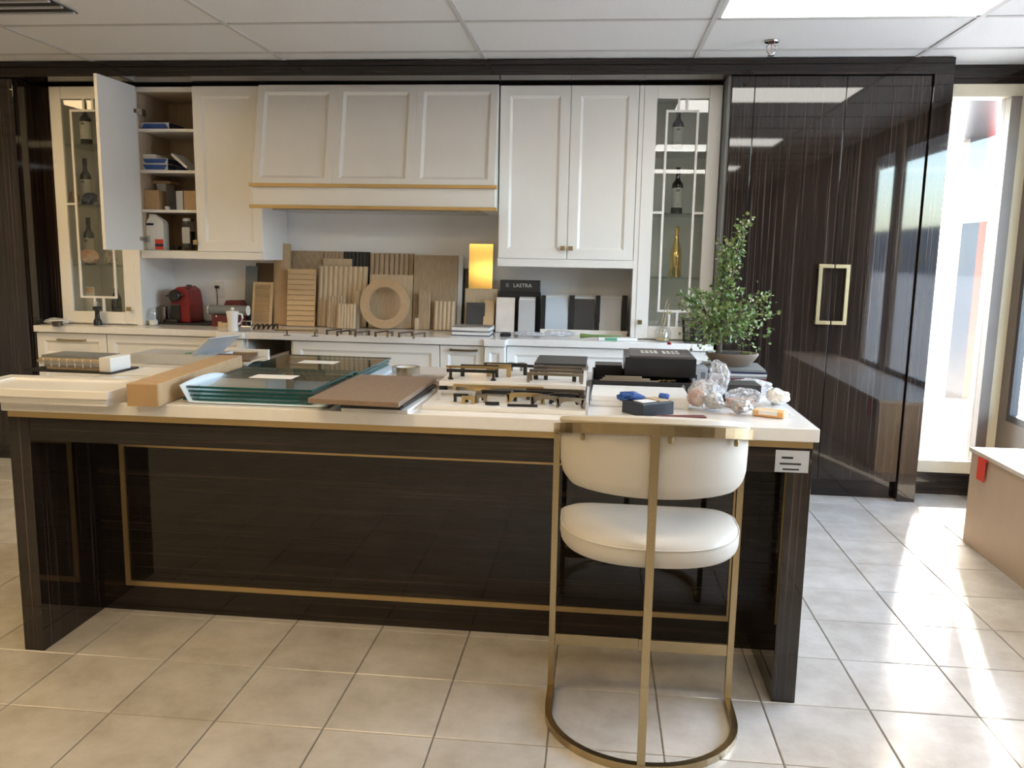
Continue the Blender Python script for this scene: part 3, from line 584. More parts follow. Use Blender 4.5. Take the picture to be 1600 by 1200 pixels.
# handle display boards
def hbar(cx, y_, z, ln_, hgt, k, parent, w_=.010, post='sq', ang=0):
    Tt = Matrix.Translation((cx, y_, z)) @ Matrix.Rotation(ang, 4, 'Z'); m = MB()
    m.box(-ln_/2, ln_/2, -w_/2, w_/2, hgt-w_, hgt, Tt)
    for s in (-1, 1):
        if post == 'sq': m.box(s*ln_/2-(w_ if s > 0 else 0), s*ln_/2+(w_ if s < 0 else 0), -w_/2, w_/2, 0, hgt-w_, Tt)
        else: m.lathe([(.010, 0), (.010, .003), (.005, .006), (.005, hgt-w_)], (s*ln_*.42, 0, 0), 10, Tt)
    m.build('handle', k, parent)
def arc_pull(cx, y_, z, ln_, hgt, k, parent):
    n = 10; m = MB(); out_ = [(-ln_/2+ln_*i/n, hgt*(1-.15*abs(2*i/n-1)**3)) for i in range(n+1)]
    inn = [(-ln_/2+.008+(ln_-.016)*i/n, max(0, (hgt-.012)*(1-abs(2*i/n-1)**4))) for i in range(n+1)]
    v = [(cx+a, y_-.006, z+b_) for a, b_ in out_]+[(cx+a, y_-.006, z+b_) for a, b_ in inn]; N_ = n+1
    v2 = [(a, b_+.012, c) for a, b_, c in v]; f = [(i, i+1, N_+i+1, N_+i) for i in range(n)]
    f += [tuple(2*N_+q for q in reversed(g)) for g in f] + [(i, 2*N_+i, 2*N_+i+1, i+1) for i in range(n)] + [(N_+i, N_+i+1, 3*N_+i+1, 3*N_+i) for i in range(n)]
    m.add(v+v2, f); m.box(cx-ln_/2, cx-ln_/2+.009, y_-.006, y_+.006, z, z+hgt*.85).box(cx+ln_/2-.009, cx+ln_/2, y_-.006, y_+.006, z, z+hgt*.85); m.build('handle', k, parent)
b1 = thing('display_board', 'white board of sample cabinet handles, front one on the island', 'display board', (-.3, 2.85, Z1), 'handle display boards')
bx(-.572, -.030, 2.685, 3.02, Z1, Z1+.014).build('board', 'white', b1); zq = Z1+.0143
hbar(-.475, 2.80, zq, .13, .034, 'lgrey', b1); hbar(-.455, 2.775, zq, .05, .028, 'black', b1); hbar(-.425, 2.745, zq, .045, .026, 'gold', b1, .012); hbar(-.385, 2.77, zq, .04, .03, 'pewter', b1, .012)
hbar(-.34, 2.82, zq, .10, .036, 'black', b1, .011); arc_pull(-.235, 2.79, zq, .13, .036, 'gold', b1); hbar(-.21, 2.83, zq, .14, .038, 'black', b1, .011)
arc_pull(-.165, 2.76, zq, .10, .034, 'pewter', b1); arc_pull(-.105, 2.80, zq, .10, .038, 'black', b1); arc_pull(-.082, 2.735, zq, .092, .034, 'pewter', b1); hbar(-.34, 2.88, zq, .32, .044, 'gold', b1, .009)
hbar(-.14, 2.87, zq, .20, .040, 'bronze', b1, .013)
MB().bar([(-.365+.045*i/8, 2.735-.006*math.sin(PI*i/8), zq+.006) for i in range(9)], .007, .012).build('handle', 'black', b1); MB().bar([(-.29+.10*i/6, 2.722+.001*i, zq+.004) for i in range(7)], .008, .008).build('handle', 'black', b1)
for a in (-.56, -.06):
    for c in (2.93, 2.99): bx(a, a+.015, c, c+.028, zq, Z1+.047).build('riser', 'blackm', b1)
bx(-.0295, -.022, 2.685, 3.02, Z1, Z1+.044).build('edge', 'lgrey', b1)
b2 = thing('display_board', 'white board of bar handles raised behind the front handle board', 'display board', (-.3, 3.05, Z1), 'handle display boards')
zu = Z1+.0475
MB().box(-.555, -.035, 2.90, 3.30, zu, zu+.016).build('board', 'white', b2); zq = zu+.0163
for a in (-.55, -.06): bx(a, a+.02, 3.20, 3.22, Z1, zu-.0003).build('riser', 'blackm', b2)
hbar(-.445, 2.955, zq, .185, .038, 'black', b2, .011, 'rd'); hbar(-.45, 2.985, zq, .19, .046, 'gold', b2, .008, 'rd'); hbar(-.43, 3.04, zq, .14, .044, 'black', b2, .014); hbar(-.36, 3.06, zq, .09, .046, 'gold', b2, .016)
hbar(-.33, 3.12, zq, .14, .044, 'black', b2, .014); hbar(-.27, 3.15, zq, .14, .036, 'black', b2, .010); hbar(-.145, 2.945, zq, .20, .036, 'pewter', b2, .010); hbar(-.145, 2.99, zq, .19, .042, 'pewter', b2, .010)
hbar(-.14, 3.05, zq, .18, .047, 'pewter', b2, .012); hbar(-.20, 3.02, zq, .05, .042, 'black', b2, .014); hbar(-.065, 3.0, zq, .04, .043, 'black', b2, .014)
for q, (x, y_) in enumerate(((-.42, 3.2), (-.33, 3.22), (-.29, 3.23))): MB().lathe([(.006, 0), (.006, .02), (.017, .025), (.017, .032), (.004, .034)], (x, y_, zq), 12).build('knob', ['black', 'bronze', 'pewter'][q], b2, smooth=True)
# magazines and small things behind the boards
def mags(name, label, x0, x1, y0, y1, z, n, t, ks, ang=0, cat='magazine stack'):
    g = thing(name, label, cat, ((x0+x1)/2, (y0+y1)/2, z))
    for k in range(n):
        Tt = rotz(((x0+x1)/2, (y0+y1)/2, 0), ang+((k*29) % 7-3)*.012); bx(x0, x1, y0, y1, z+k*(t+.0003), z+k*(t+.0003)+t, T=Tt).build('magazine', ks[k % len(ks)], g)
    return g
mags('magazine_stack', 'grey glossy magazines behind the handle boards', -.25, -.04, 3.36, 3.64, Z1, 8, .0098, ['grey', 'lgrey', 'print_', 'charcoal'], .03)
tp = thing('tape_roll', 'roll of clear tape behind the brown laminate panel', 'tape roll', (-.78, 3.35, Z1))
MB().loft([[(-.78+r*math.cos(2*PI*i/28), 3.35+r*math.sin(2*PI*i/28), Z1+z) for i in range(28)] for r, z in ((.040, 0), (.058, 0), (.058, .05), (.040, .05), (.040, 0))], caps=False).build('tape', 'tape', tp, smooth=True)
MB().loft([[(-.78+r*math.cos(2*PI*i/28), 3.35+r*math.sin(2*PI*i/28), Z1+z) for i in range(28)] for r, z in ((.037, .001), (.0398, .001), (.0398, .049), (.037, .049), (.037, .001))], caps=False).build('core', 'paper', tp, smooth=True)
mags('brochure_stack', 'glossy dark brochures beside the tape roll', -.72, -.575, 3.12, 3.31, Z1, 3, .009, ['print_', 'snack', 'print_'], .25, 'brochures')
# black boxes on the right
bt = thing('open_box', 'long open black box with brass rods inside', 'box', (.18, 3.3, Z1))
x0, x1, y0, y1, z, zt_ = -.015, .365, 3.13, 3.50, Z1+.0, Z1+.052
MB().box(x0, x1, y0, y0+.005, z, zt_).box(x0, x1, y1-.005, y1, z, zt_).box(x0, x0+.005, y0+.005, y1-.005, z, zt_).box(x1-.005, x1, y0+.005, y1-.005, z, zt_).box(x0+.005, x1-.005, y0+.005, y1-.005, z, z+.004).build('tray', 'black', bt)
bx(x0+.01, x0+.12, y1-.12, y1-.006, z+.0045, z+.078).build('inner_tray', 'black', bt)
for q in range(3): MB().tube([(x0+.03+.01*q, y0+.03+.022*q, zt_-.004+.004*q), (x0+.25-.03*q, y0+.025+.025*q, zt_-.004+.004*q)], .005, 8).build('rod', 'pewter', bt, smooth=True)
for q in range(4): MB().lathe([(.002, 0), (.012, .003), (.013, .009), (.002, .013)], (x0+.255+.018*q, y0+.05+.012*(q % 2), zt_-.01), 10).build('knob', 'mirrorgold', bt, smooth=True)
m = MB()
for r in (.008, .013, .018, .023):
    m.bar([(x1-.055+r*math.cos(a), y0-.001, z+.026+r*math.sin(a)) for a in [(-.9+1.8*i/8) for i in range(9)]], .0008, .0028)
m.build('wave_emblem', 'paper', bt)
bb = thing('gift_box', 'black lidded box with grey patterned card on top', 'box', (.25, 3.44, zt_))
bx(.112, .385, 3.26, 3.56, zt_+.0005, zt_+.075).build('box', 'black', bb, bevel=.002)
lid = MB().prism([(.128, 3.275), (.372, 3.268), (.378, 3.545), (.135, 3.55)], zt_+.0755, zt_+.081).build('card', 'cardgrey', bb)
m = MB(); random.seed(4)
for k in range(8):
    xx = .178+k*.018+(.014 if k > 3 else 0)
    for r in range(2): m.box(xx, xx+.0115, 3.37+r*.055, 3.37+r*.055+.03+.018*random.random(), zt_+.0812, zt_+.0816)
    if k % 2: m.box(xx-.006, xx+.014, 3.395, 3.405, zt_+.0812, zt_+.0816)
m.build('emblem', 'paper', lid)
# white flat panels in front of them
for k, (dx, lab) in enumerate(((0, 'lower white flat sample panel in front of the black box'), (.004, 'upper white flat sample panel in front of the black box'))):
    slab_on('white_slab', 'white', lab, [(-.018+dx, 2.87), (.32+dx, 2.865), (.322+dx, 3.115), (-.014+dx, 3.118)], Z1+.0185*k, .018, 'panel', 'white panels by the black box')
# small torn black box
tb = thing('torn_box', 'torn small black carton with blue plastic, lying by the stool back', 'box', (.19, 2.72, Z1))
Tt = Matrix.Translation((.175, 2.77, Z1)) @ Matrix.Rotation(math.radians(38), 4, 'Z')
bx(-.068, .068, -.052, .052, 0, .0422, T=Tt).build('carton', 'black', tb, bevel=.002); bx(-.048, .012, -.03, .018, .0425, .044, T=Tt).build('label', 'paper', tb); bx(.018, .06, -.04, .035, .0425, .046, T=Tt).build('insert', 'oak', tb)
bx(-.0652, .0652, -.0486, -.0481, .001, .003, T=Tt).build('seam', 'paper', tb)
def crumple(c, r, seed, amp=.25, T=None, sub=3):
    b_ = bmesh.new(); bmesh.ops.create_icosphere(b_, subdivisions=sub, radius=1); random.seed(seed); k = [Vector((random.uniform(-1, 1), random.uniform(-1, 1), random.uniform(-1, 1))).normalized() for _ in range(26)]
    v = []
    for p in b_.verts:
        d = p.co.normalized(); a = max(d.dot(q) for q in k); s = 1-amp*1.6*(1-a)**.5 + amp*.35*math.sin(9*d.x+seed)*math.sin(11*d.y)+amp*.3*(random.random()-.5)
        v.append((c[0]+d.x*s*r[0], c[1]+d.y*s*r[1], max(c[2]+d.z*s*r[2], c[2]-r[2])))
    f = [tuple(x.index for x in q.verts) for q in b_.faces]; b_.free(); return MB().add(v, f, T)
crumple((.12, 2.80, Z1+.047), (.052, .04, .02), 7, .35).build('blue_plastic', 'blue', tb); crumple((.23, 2.815, Z1+.05), (.022, .02, .014), 9, .35).build('blue_plastic', 'blue', tb)
# plastic bags and packets
pb = thing('snack_bag', 'clear plastic bag of red and white packets near the stool', 'plastic bag', (.385, 2.88, Z1))
crumple((.372, 2.86, Z1+.055), (.066, .075, .055), 3, .25).build('film', 'bag', pb); MB().add(*(lambda q: (q.v, q.f))(crumple((.425, 2.93, Z1+.10), (.04, .04, .075), 5, .35))).build('twisted_top', 'bag', pb)
crumple((.345, 2.875, Z1+.042), (.032, .045, .038), 8, .25).build('red_packet', 'snack', pb); crumple((.40, 2.84, Z1+.035), (.035, .04, .03), 12, .3).build('foil', 'silver', pb)
one('wrapper', crumple((.482, 2.80, Z1+.028), (.04, .055, .028), 21, .4), 'silver', 'crumpled silver foil wrapper between the plastic bag and orange bar', 'wrapper')
pk = thing('packet_pile', 'clear bag of brown packets behind the silver wrapper', 'plastic bag', (.5, 2.94, Z1))
crumple((.515, 2.95, Z1+.036), (.075, .055, .036), 31, .3).build('film', 'bag', pk); bx(.46, .55, 2.93, 2.975, Z1+.004, Z1+.03).build('packet', 'snack', pk)
Tt = Matrix.Translation((.575, 2.79, Z1+.004)) @ Matrix.Rotation(math.radians(-24), 4, 'Z')
oc = thing('wrapped_bar', 'orange and white wrapped bar near the worktop edge', 'snack bar', (.545, 2.8, Z1)); MB().box(-.05, .05, -.026, .026, -.003, .018, Tt).build('bar', 'orange', oc, bevel=.004); bx(-.03, .03, -.0265, -.02, .004, .0185, T=Tt).build('print', 'paper', oc)
crumple((.632, 2.765, Z1+.012), (.018, .02, .012), 5, .4).build('twisted_end', 'bag', oc)
one('tissue', crumple((.65, 3.03, Z1+.03), (.045, .06, .03), 44, .28), 'ivory', 'crumpled white tissue at the right end of the island', 'tissue')
fb = thing('flat_box', 'flat dark grey box between the bags and magazines', 'box', (.53, 3.1, Z1))
Tt = Matrix.Translation((.50, 3.12, Z1)) @ Matrix.Rotation(.03, 4, 'Z'); bx(-.085, .095, -.06, .06, .028, .062, T=Tt).build('box', 'charcoal', fb, bevel=.001); bx(-.045, -.042, -.0606, -.0601, .036, .05, T=Tt).build('print', 'paper', fb); bx(-.08, .095, -.055, .06, 0, .0275, T=Tt).build('sleeve', 'black', fb)
one('film_sheet', crumple((.60, 3.285, Z1+.028), (.09, .085, .028), 61, .3), 'frost', 'crumpled clear film draped behind the flat dark box', 'plastic film')
one('sweets_pile', crumple((.43, 3.30, Z1+.022), (.05, .04, .022), 70, .3), 'snack', 'small pile of coloured wrapped sweets beside the black box', 'sweets')
slab_on('sample_strip', 'maroon', 'small brown sample strip beside the torn black carton', [(.20, 2.67), (.36, 2.70), (.355, 2.735), (.195, 2.705)], Z1, .007, 'sample strip')
slab_on('sample_strip', 'oak', 'small oak sample strip in front of the plastic bag', [(.25, 2.64), (.40, 2.655), (.40, 2.685), (.25, 2.668)], Z1, .006, 'sample strip')
# magazines with the bonsai on them
mg = mags('magazine_stack', 'tall pile of magazines under the potted plant', .45, .683, 3.42, 3.66, Z1, 8, .0088, ['grey', 'paper', 'lgrey', 'maroon', 'grey', 'lgrey', 'navy', 'grey'])
ZM = Z1+8*.0091
wb = thing('small_box', 'small white printed carton left of the magazine pile', 'box', (.41, 3.45, Z1)); bx(.386, .445, 3.38, 3.50, Z1, Z1+.078).build('carton', 'lgrey', wb, bevel=.001); bx(.398, .404, 3.3795, 3.3799, Z1+.03, Z1+.05).build('print', 'navy', wb); bx(.418, .436, 3.3795, 3.3799, Z1+.036, Z1+.062).build('print', 'grey', wb)
bn_ = thing('bonsai', 'small leafy bonsai tree in a shallow brown pot on the magazines', 'potted plant', (.565, 3.54, ZM))
pc = (.562, 3.545, ZM+.0006)
def ell(rx, ry, z, n=32): return [(pc[0]+rx*math.cos(2*PI*i/n), pc[1]+ry*math.sin(2*PI*i/n), pc[2]+z) for i in range(n)]
MB().loft([ell(.075, .055, 0), ell(.098, .072, .03), ell(.108, .08, .045), ell(.108, .08, .053), ell(.100, .073, .053), ell(.098, .071, .040)]).build('pot', 'pot', bn_, smooth=True)
MB().loft([ell(.097, .070, .0405), ell(.095, .069, .048), ell(.04, .03, .055)]).build('soil', 'soil', bn_, smooth=True)
crumple((pc[0]+.055, pc[1]-.02, pc[2]+.052), (.03, .025, .01), 3, .3).build('moss', 'moss', bn_)
random.seed(11)
def at(px_, py_, dy=0): X, Z_ = PY(px_, py_, pc[1]+dy); return Vector((X, pc[1]+dy, Z_))
root = at(1123, 553, -.01); fork = at(1122, 510)
br = MB(); twigs = []
def limb(pts, r0, r1):
    n = len(pts); br.tube([tuple(p) for p in pts], [r0+(r1-r0)*i/(n-1) for i in range(n)], 7); return pts
limb([root+Vector((0, 0, -.012)), at(1124, 535), at(1121, 520), fork], .013, .009)
limbs = [([fork, at(1127, 480), at(1130, 450), at(1133, 425), at(1136, 390)], .008, .002), ([at(1130, 455), at(1145, 425), at(1152, 390), at(1160, 365), at(1166, 340)], .005, .0015),
         ([at(1129, 455), at(1131, 420), at(1132, 395), at(1135, 375)], .004, .0015), ([fork, at(1105, 492, -.02), at(1090, 475, -.03), at(1068, 462, -.03)], .006, .0015),
         ([fork, at(1100, 505, .03), at(1085, 500, .05), at(1078, 490, .05)], .005, .0015), ([fork, at(1145, 495, -.02), at(1165, 485, -.03), at(1185, 470, -.03), at(1200, 462, -.03)], .006, .0015),
         ([at(1145, 495, -.02), at(1168, 500, .03), at(1190, 490, .03)], .004, .0015), ([fork, at(1140, 505, .04), at(1158, 515, .05), at(1174, 530, .05)], .005, .0015), ([fork, at(1130, 500, -.06), at(1140, 515, -.08), at(1150, 528, -.08)], .004, .0015),
         ([fork, at(1108, 512, -.05), at(1098, 525, -.07), at(1105, 538, -.07)], .004, .0015), ([at(1127, 480), at(1112, 468, .03), at(1103, 458, .04)], .004, .0015), ([at(1127, 480), at(1142, 465, .03), at(1158, 455, .02)], .004, .0015), ([at(1105, 492, -.02), at(1095, 470, -.06), at(1085, 452, -.06)], .004, .001)]
for p, a, b_ in limbs: limb(p, a, b_)
br.build('trunk', 'bark', bn_, smooth=True)
lv = [MB(), MB()]
def leaf(c, d, s, k):
    d = d.normalized(); a = d.cross(Vector((random.uniform(-1, 1), random.uniform(-1, 1), random.uniform(-1, 1)))).normalized(); n_ = d.cross(a)
    P = [c, c+d*s*.5+a*s*.42+n_*s*.1, c+d*s, c+d*s*.5-a*s*.42+n_*s*.1]; lv[k].add([tuple(q) for q in P], [(0, 1, 2, 3)])
for p, a, b_ in limbs:
    for i in range(len(p)-1):
        L_ = (p[i+1]-p[i]).length; tall = p[i].z > at(0, 455).z
        for k in range(int(L_*(700 if tall else 900))+4):
            q = p[i].lerp(p[i+1], random.random()); sp_ = .013 if tall else .034
            off = Vector((random.gauss(0, sp_), random.gauss(0, sp_), random.gauss(0, sp_*.8)))
            leaf(q+off, off+Vector((random.uniform(-1, 1), random.uniform(-1, 1), random.uniform(-.4, 1)))*.02, random.uniform(.013, .023), 0 if random.random() < .72 else 1)
for k, nm in ((0, 'leaf'), (1, 'leaf2')):
    o = lv[k].build('foliage', nm, bn_); o['kind'] = 'stuff'
# left-hand papers, swatch book, boards
sw = thing('swatch_book', 'thick fabric swatch book lying open at the left of the island', 'swatch book', (-1.98, 3.3, Z1))
bx(-2.36, -1.97, 3.20, 3.40, Z1, Z1+.006, T=rotz((-2.15, 3.3, 0), -.03)).build('cover', 'black', sw)
Tt = Matrix.Translation((-2.325, 3.235, Z1+.0065)) @ Matrix.Rotation(-.05, 4, 'Z')
for k in range(6):
    z0 = .0098*k; i_ = .010*abs(k-3.2); MB().prism([(i_, i_*.6), (.285, i_*.6), (.285, .15), (i_, .15)], z0, z0+.0093, Tt).build('swatch_block', ['oak', 'swatch', 'lgrey', 'swatch', 'oak', 'grey'][k], sw)
bx(.2855, .335, .003, .14, 0, .056, T=Tt).build('page_block', 'paper', sw)
for k in range(7): bx(.03+.036*k, .033+.036*k, .0012, .0045, .012, .046, T=Tt).build('tab', 'paper', sw)
slab_on('paper_sheet', 'paper', 'white paper sheet behind the loose white doors', [(-1.95, 3.18), (-1.66, 3.18), (-1.66, 3.40), (-1.95, 3.42)], Z1, .002, 'paper')
gb = thing('grey_board', 'grey board with a green strip behind the cardboard carton', 'board', (-1.85, 3.6, Z1))
bx(-2.08, -1.69, 3.53, 3.725, Z1, Z1+.045).build('board', 'lgrey', gb, bevel=.002); bx(-1.86, -1.76, 3.58, 3.64, Z1+.0453, Z1+.0458, T=rotz((-1.8, 3.61, 0), .3)).build('green_label', 'greenp', gb)
Tt = Matrix.Translation((-1.76, 3.60, Z1+.047)) @ Matrix.Rotation(math.radians(-20), 4, 'Z') @ Matrix.Rotation(math.radians(-35), 4, 'Y')
one('tilted_sheet', bx(0, .14, -.09, .10, 0, .004, T=Tt), 'lgrey', 'grey sheet tilted up behind the cardboard carton', 'board')
pp = thing('sample_pile', 'pile of paper and dark veneer samples left of the rear glass', 'sample pile', (-1.53, 3.5, Z1))
for k, (mt_, dx, a) in enumerate((('paper', 0, .1), ('darkwood', .02, -.1), ('paper', -.01, .2), ('oak', .01, -.05), ('brownp', .0, .25))):
    bx(-1.67+dx, -1.50+dx, 3.40, 3.62, Z1+.010*k, Z1+.010*k+.008, T=rotz((-1.58, 3.5, 0), a)).build('sample', mt_, pp)

# ------------------------------------------------------------------ samples leaning on the back wall
ZW = CTR+.0005
def leanM(yb, yt, zt_, t):
    th = math.atan2(yt-yb, zt_-ZW); s, c = math.sin(th), math.cos(th)
    return Matrix(((1, 0, 0, 0), (0, c, s, yb), (0, -s, c, ZW+t*s+.0003), (0, 0, 0, 1))), (zt_-ZW)/c
def sample(name, mats, label, px0, px1, pytop, yb, yt, t=.012, kind='flat', cat='sample panel', group='sample panels leaning on the back wall', n=8, rel=.006):
    x0, zt_ = PY(px0, pytop, yt); x1 = PY(px1, pytop, yt)[0]
    Tt, L_ = leanM(yb, yt, zt_, t); m = MB(); w_ = x1-x0
    if kind == 'flat': return one(name, m.box(x0, x1, 0, t, 0, L_, Tt), mats, label, cat, group, bevel=.0008)
    m.box(x0, x1, 0, t, 0, L_, Tt)
    if kind == 'flute':                                    # half-round ribs
        for k in range(n):
            a, b_ = x0+w_*k/n, x0+w_*(k+1)/n; g = (b_-a)*.12; c_ = (a+b_)/2; r = (b_-a)/2-g
            m.prism([(c_-r*math.cos(PI*q/6), -rel*math.sin(PI*q/6)+.0004) for q in range(7)], 0, L_, Tt)
    if kind == 'rib':
        for k in range(n): a = x0+w_*(k+.2)/n; m.box(a, a+w_*.6/n, -rel, .0002, 0, L_, Tt)
    if kind == 'diamond':
        s = w_/n
        for k in range(-int(L_/s*.6)-1, n+1):
            for sg in (1, -1):
                xs_, zs_ = (x0+k*s, 0) if sg > 0 else (x1-k*s, 0); P = []
                for q in range(41):
                    zz = L_*q/40; xx = xs_+sg*zz*.6
                    if x0+.003 <= xx <= x1-.003: P.append((xx, zz))
                if len(P) > 1:
                    (a, za), (b_, zb_) = P[0], P[-1]; m.add([(a-.005, -.006, za), (a+.005, -.006, za), (b_+.005, -.006, zb_), (b_-.005, -.006, zb_), (a-.006, .0002, za), (a+.006, .0002, za), (b_+.006, .0002, zb_), (b_-.006, .0002, zb_)],
                        [(0, 1, 2, 3), (0, 4, 5, 1), (1, 5, 6, 2), (2, 6, 7, 3), (3, 7, 4, 0)], Tt)
    if kind == 'weave':
        for k in range(n): a = x0+w_*(k+.15)/n; m.box(a, a+w_*.7/n, -rel, .0002, .004, L_-.004, Tt)
        mm = int(n*L_/w_)
        for k in range(mm): z = L_*(k+.15)/mm; m.box(x0+.002, x1-.002, -rel*1.3, .0002, z, z+L_*.5/mm, Tt)
    return one(name, m, mats, label, cat, group)
sample('wood_sample', 'grey', 'grey sample panel at the left end of the wood samples', 384, 402, 416, 5.655, 5.71)
sample('wood_sample', 'brownp', 'brown sample panel behind the tall tan post', 400, 440, 411, 5.69, 5.74, .008)
# small louvre door, slats as parts
def louvre(label, px0, px1, pytop, yb, yt, n, mt_, fw):
    x0, zt_ = PY(px0, pytop, yt); x1 = PY(px1, pytop, yt)[0]; Tt, L_ = leanM(yb, yt, zt_, .012); t = thing('louvre_panel', label, 'sample panel', ((x0+x1)/2, yb, ZW), 'sample panels leaning on the back wall')
    MB().box(x0, x1, .006, .012, 0, L_, Tt).box(x0, x0+fw, -.002, .0058, 0, L_, Tt).box(x1-fw, x1, -.002, .0058, 0, L_, Tt).box(x0+fw, x1-fw, -.002, .0058, L_-fw, L_, Tt).box(x0+fw, x1-fw, -.002, .0058, 0, max(fw, .002), Tt).build('frame', mt_, t)
    h = (L_-2*fw)/n
    for k in range(n):
        z = fw+h*k; m = MB(); m.add([(x0+fw, -.006, z+h*.05), (x1-fw, -.006, z+h*.05), (x1-fw, .004, z+h*.98), (x0+fw, .004, z+h*.98), (x0+fw, .0055, z+h*.05), (x1-fw, .0055, z+h*.05)], [(0, 1, 2, 3), (0, 4, 5, 1), (0, 3, 4), (1, 5, 2), (3, 2, 5, 4)], Tt); m.build('slat', mt_, t)
louvre('narrow honey louvre panel left of the tall tan post', 396, 427, 441, 5.57, 5.63, 22, 'tan', .018)
x0, zt_ = PY(428, 381, 5.66); x1 = PY(452.5, 381, 5.66)[0]
Tt, L_ = leanM(5.60, 5.66, zt_, .03); m = MB(); m.prism([(x0, .03), (x0, .006), (x0+.02, -.001), ((x0+x1)/2, -.004), (x1-.02, -.001), (x1, .006), (x1, .03)], 0, L_, Tt)
one('curved_post', m, 'mdf', 'tall tan curved post, tallest of the samples', 'sample panel', 'sample panels leaning on the back wall', smooth=True)
sample('wood_sample', 'oak2', 'diamond lattice oak panel behind the honey louvre', 452, 505, 392, 5.66, 5.725, .012, 'diamond', n=5)
louvre('honey panel of wide horizontal slats', 450, 493.5, 420, 5.55, 5.60, 11, 'tan', .002)
sample('wood_sample', 'oak2', 'brown ribbed panel at the back beside the black ribbed one', 507, 537, 393, 5.67, 5.735, .012, 'rib', n=5)
sample('wood_sample', 'darkwood', 'black ribbed wood panel at the back', 537, 578, 393.5, 5.675, 5.738, .012, 'flute', n=7)
sample('wood_sample', 'oak', 'small plain oak board above the wide fluted panel', 505, 550, 404, 5.645, 5.70, .008)
sample('wood_sample', 'oak', 'wide pale fluted panel in the middle', 498, 574.5, 416, 5.59, 5.655, .014, 'flute', n=10, rel=.010)
sample('wood_sample', 'oak2', 'short fine ribbed wood piece in front of the fluted panel', 513, 540, 463, 5.50, 5.535, .012, 'flute', n=6)
sample('wood_sample', 'oak', 'short light ribbed piece right of the fine ribbed one', 528, 556, 475, 5.475, 5.50, .012, 'flute', n=6)
sample('wood_sample', 'oak2', 'short narrow oak slip behind the ring', 555, 562, 455, 5.52, 5.55, .012)
sample('wood_sample', 'oak2', 'panel of broad vertical battens above the woven board', 579, 648, 396, 5.655, 5.725, .012, 'rib', n=9, rel=.014)
sample('wood_sample', 'oak', 'woven grid wood board behind the ring', 578, 645.5, 429, 5.595, 5.65, .012, 'weave', n=20, rel=.0015)
sample('wood_sample', 'oak2', 'tall fine-ribbed wood panel at the right of the samples', 648, 716, 399, 5.60, 5.68, .014, 'rib', n=26, rel=.004)
sample('wood_sample', 'lgrey', 'tall narrow metal-edged board beside the fine-ribbed panel', 717, 724, 399, 5.60, 5.68, .014)
sample('wood_sample', 'oak2', 'small fine-ribbed slip before the tall ribbed panel', 655, 673, 455, 5.555, 5.59, .010, 'rib', n=6, rel=.003)
sample('wood_sample', 'oak', 'small broad fluted piece before the tall ribbed panel', 679, 711, 471, 5.545, 5.58, .014, 'flute', n=5, rel=.010)
sample('wood_sample', 'oak', 'tiny oak block at the foot of the tall ribbed panel', 648, 654, 497, 5.54, 5.55, .010)
# MDF ring
cx_, cz_ = PY(601.5, 479, 5.54); R_ = (PY(640, 479, 5.54)[0]-PY(563, 479, 5.54)[0])/2
Tt, L_ = leanM(5.50, 5.55, ZW+2*R_, .03); Tr = Tt @ Matrix.Translation((cx_, 0, R_)) @ Matrix.Rotation(-PI/2, 4, 'X')
m = MB(); m.loft([[(r*math.cos(2*PI*i/48), r*math.sin(2*PI*i/48), z) for i in range(48)] for r, z in ((R_*.655, .002), (R_*.66, 0), (R_*.995, 0), (R_, .002), (R_, .028), (R_*.655, .028), (R_*.655, .002))], Tr, caps=False)
one('wooden_ring', m, 'mdf', 'tan wooden ring leaning on the woven board', 'ring', smooth=True)
# loose handles along the counter
ORD = ['first', 'second', 'third', 'fourth', 'fifth', 'sixth', 'seventh', 'eighth', 'ninth']
for k, (a, b_, mt_) in enumerate(((522, 517, 'bronze'), (537, 519, 'bronze'), (552, 518, 'pewter'), (566, 520, 'bronze'), (596, 520, 'bronze'), (609, 521, 'pewter'), (634, 521, 'bronze'), (655, 523, 'pewter'))):
    X, Y_ = PZ(a, b_, ZW+.02); t = thing('pull_handle', '%s %s bar handle from the left in the row before the samples' % (ORD[k], {'bronze': 'bronze', 'pewter': 'pewter'}[mt_]), 'handle', (X, Y_, ZW), 'loose handles on the back worktop')
    Tt = Matrix.Translation((X, Y_, ZW)) @ Matrix.Rotation(math.radians(62+6*(k % 3)), 4, 'Z'); ln_ = .13 if k not in (2, 5) else .07
    bx(-ln_/2, ln_/2, -.005, .005, .022, .031, T=Tt).build('grip', mt_, t)
    for s in (-1, 1): bx(s*ln_*.5-.005-.005*s, s*ln_*.5+.005-.005*s, -.005, .005, 0, .0218, T=Tt).build('post', mt_, t)
X, Y_ = PZ(569, 524, ZW); t = thing('crystal_knob', 'small white crystal knob in front of the ring', 'knob', (X, Y_, ZW)); MB().lathe([(.003, 0), (.003, .018), (.010, .022), (.010, .028), (.002, .031)], (X, Y_, ZW), 12).build('knob', 'ivory', t, smooth=True)
hb = thing('towel_bar', 'long brass towel bar on posts lying before the honey slat panel', 'towel bar', (-1.95, 5.35, ZW)); xa_, ya_ = PZ(430, 516, ZW+.03); xb_ = PZ(500, 517, ZW+.03)[0]
MB().tube([(xa_, ya_, ZW+.034), (xb_, ya_, ZW+.034)], .006, 8).build('bar', 'brass', hb, smooth=True)
for s in (.28, .93): xx = xa_+(xb_-xa_)*s; MB().lathe([(.022, 0), (.022, .003), (.005, .005), (.005, .028)], (xx, ya_, ZW), 14).build('post', 'bronze', hb, smooth=True)
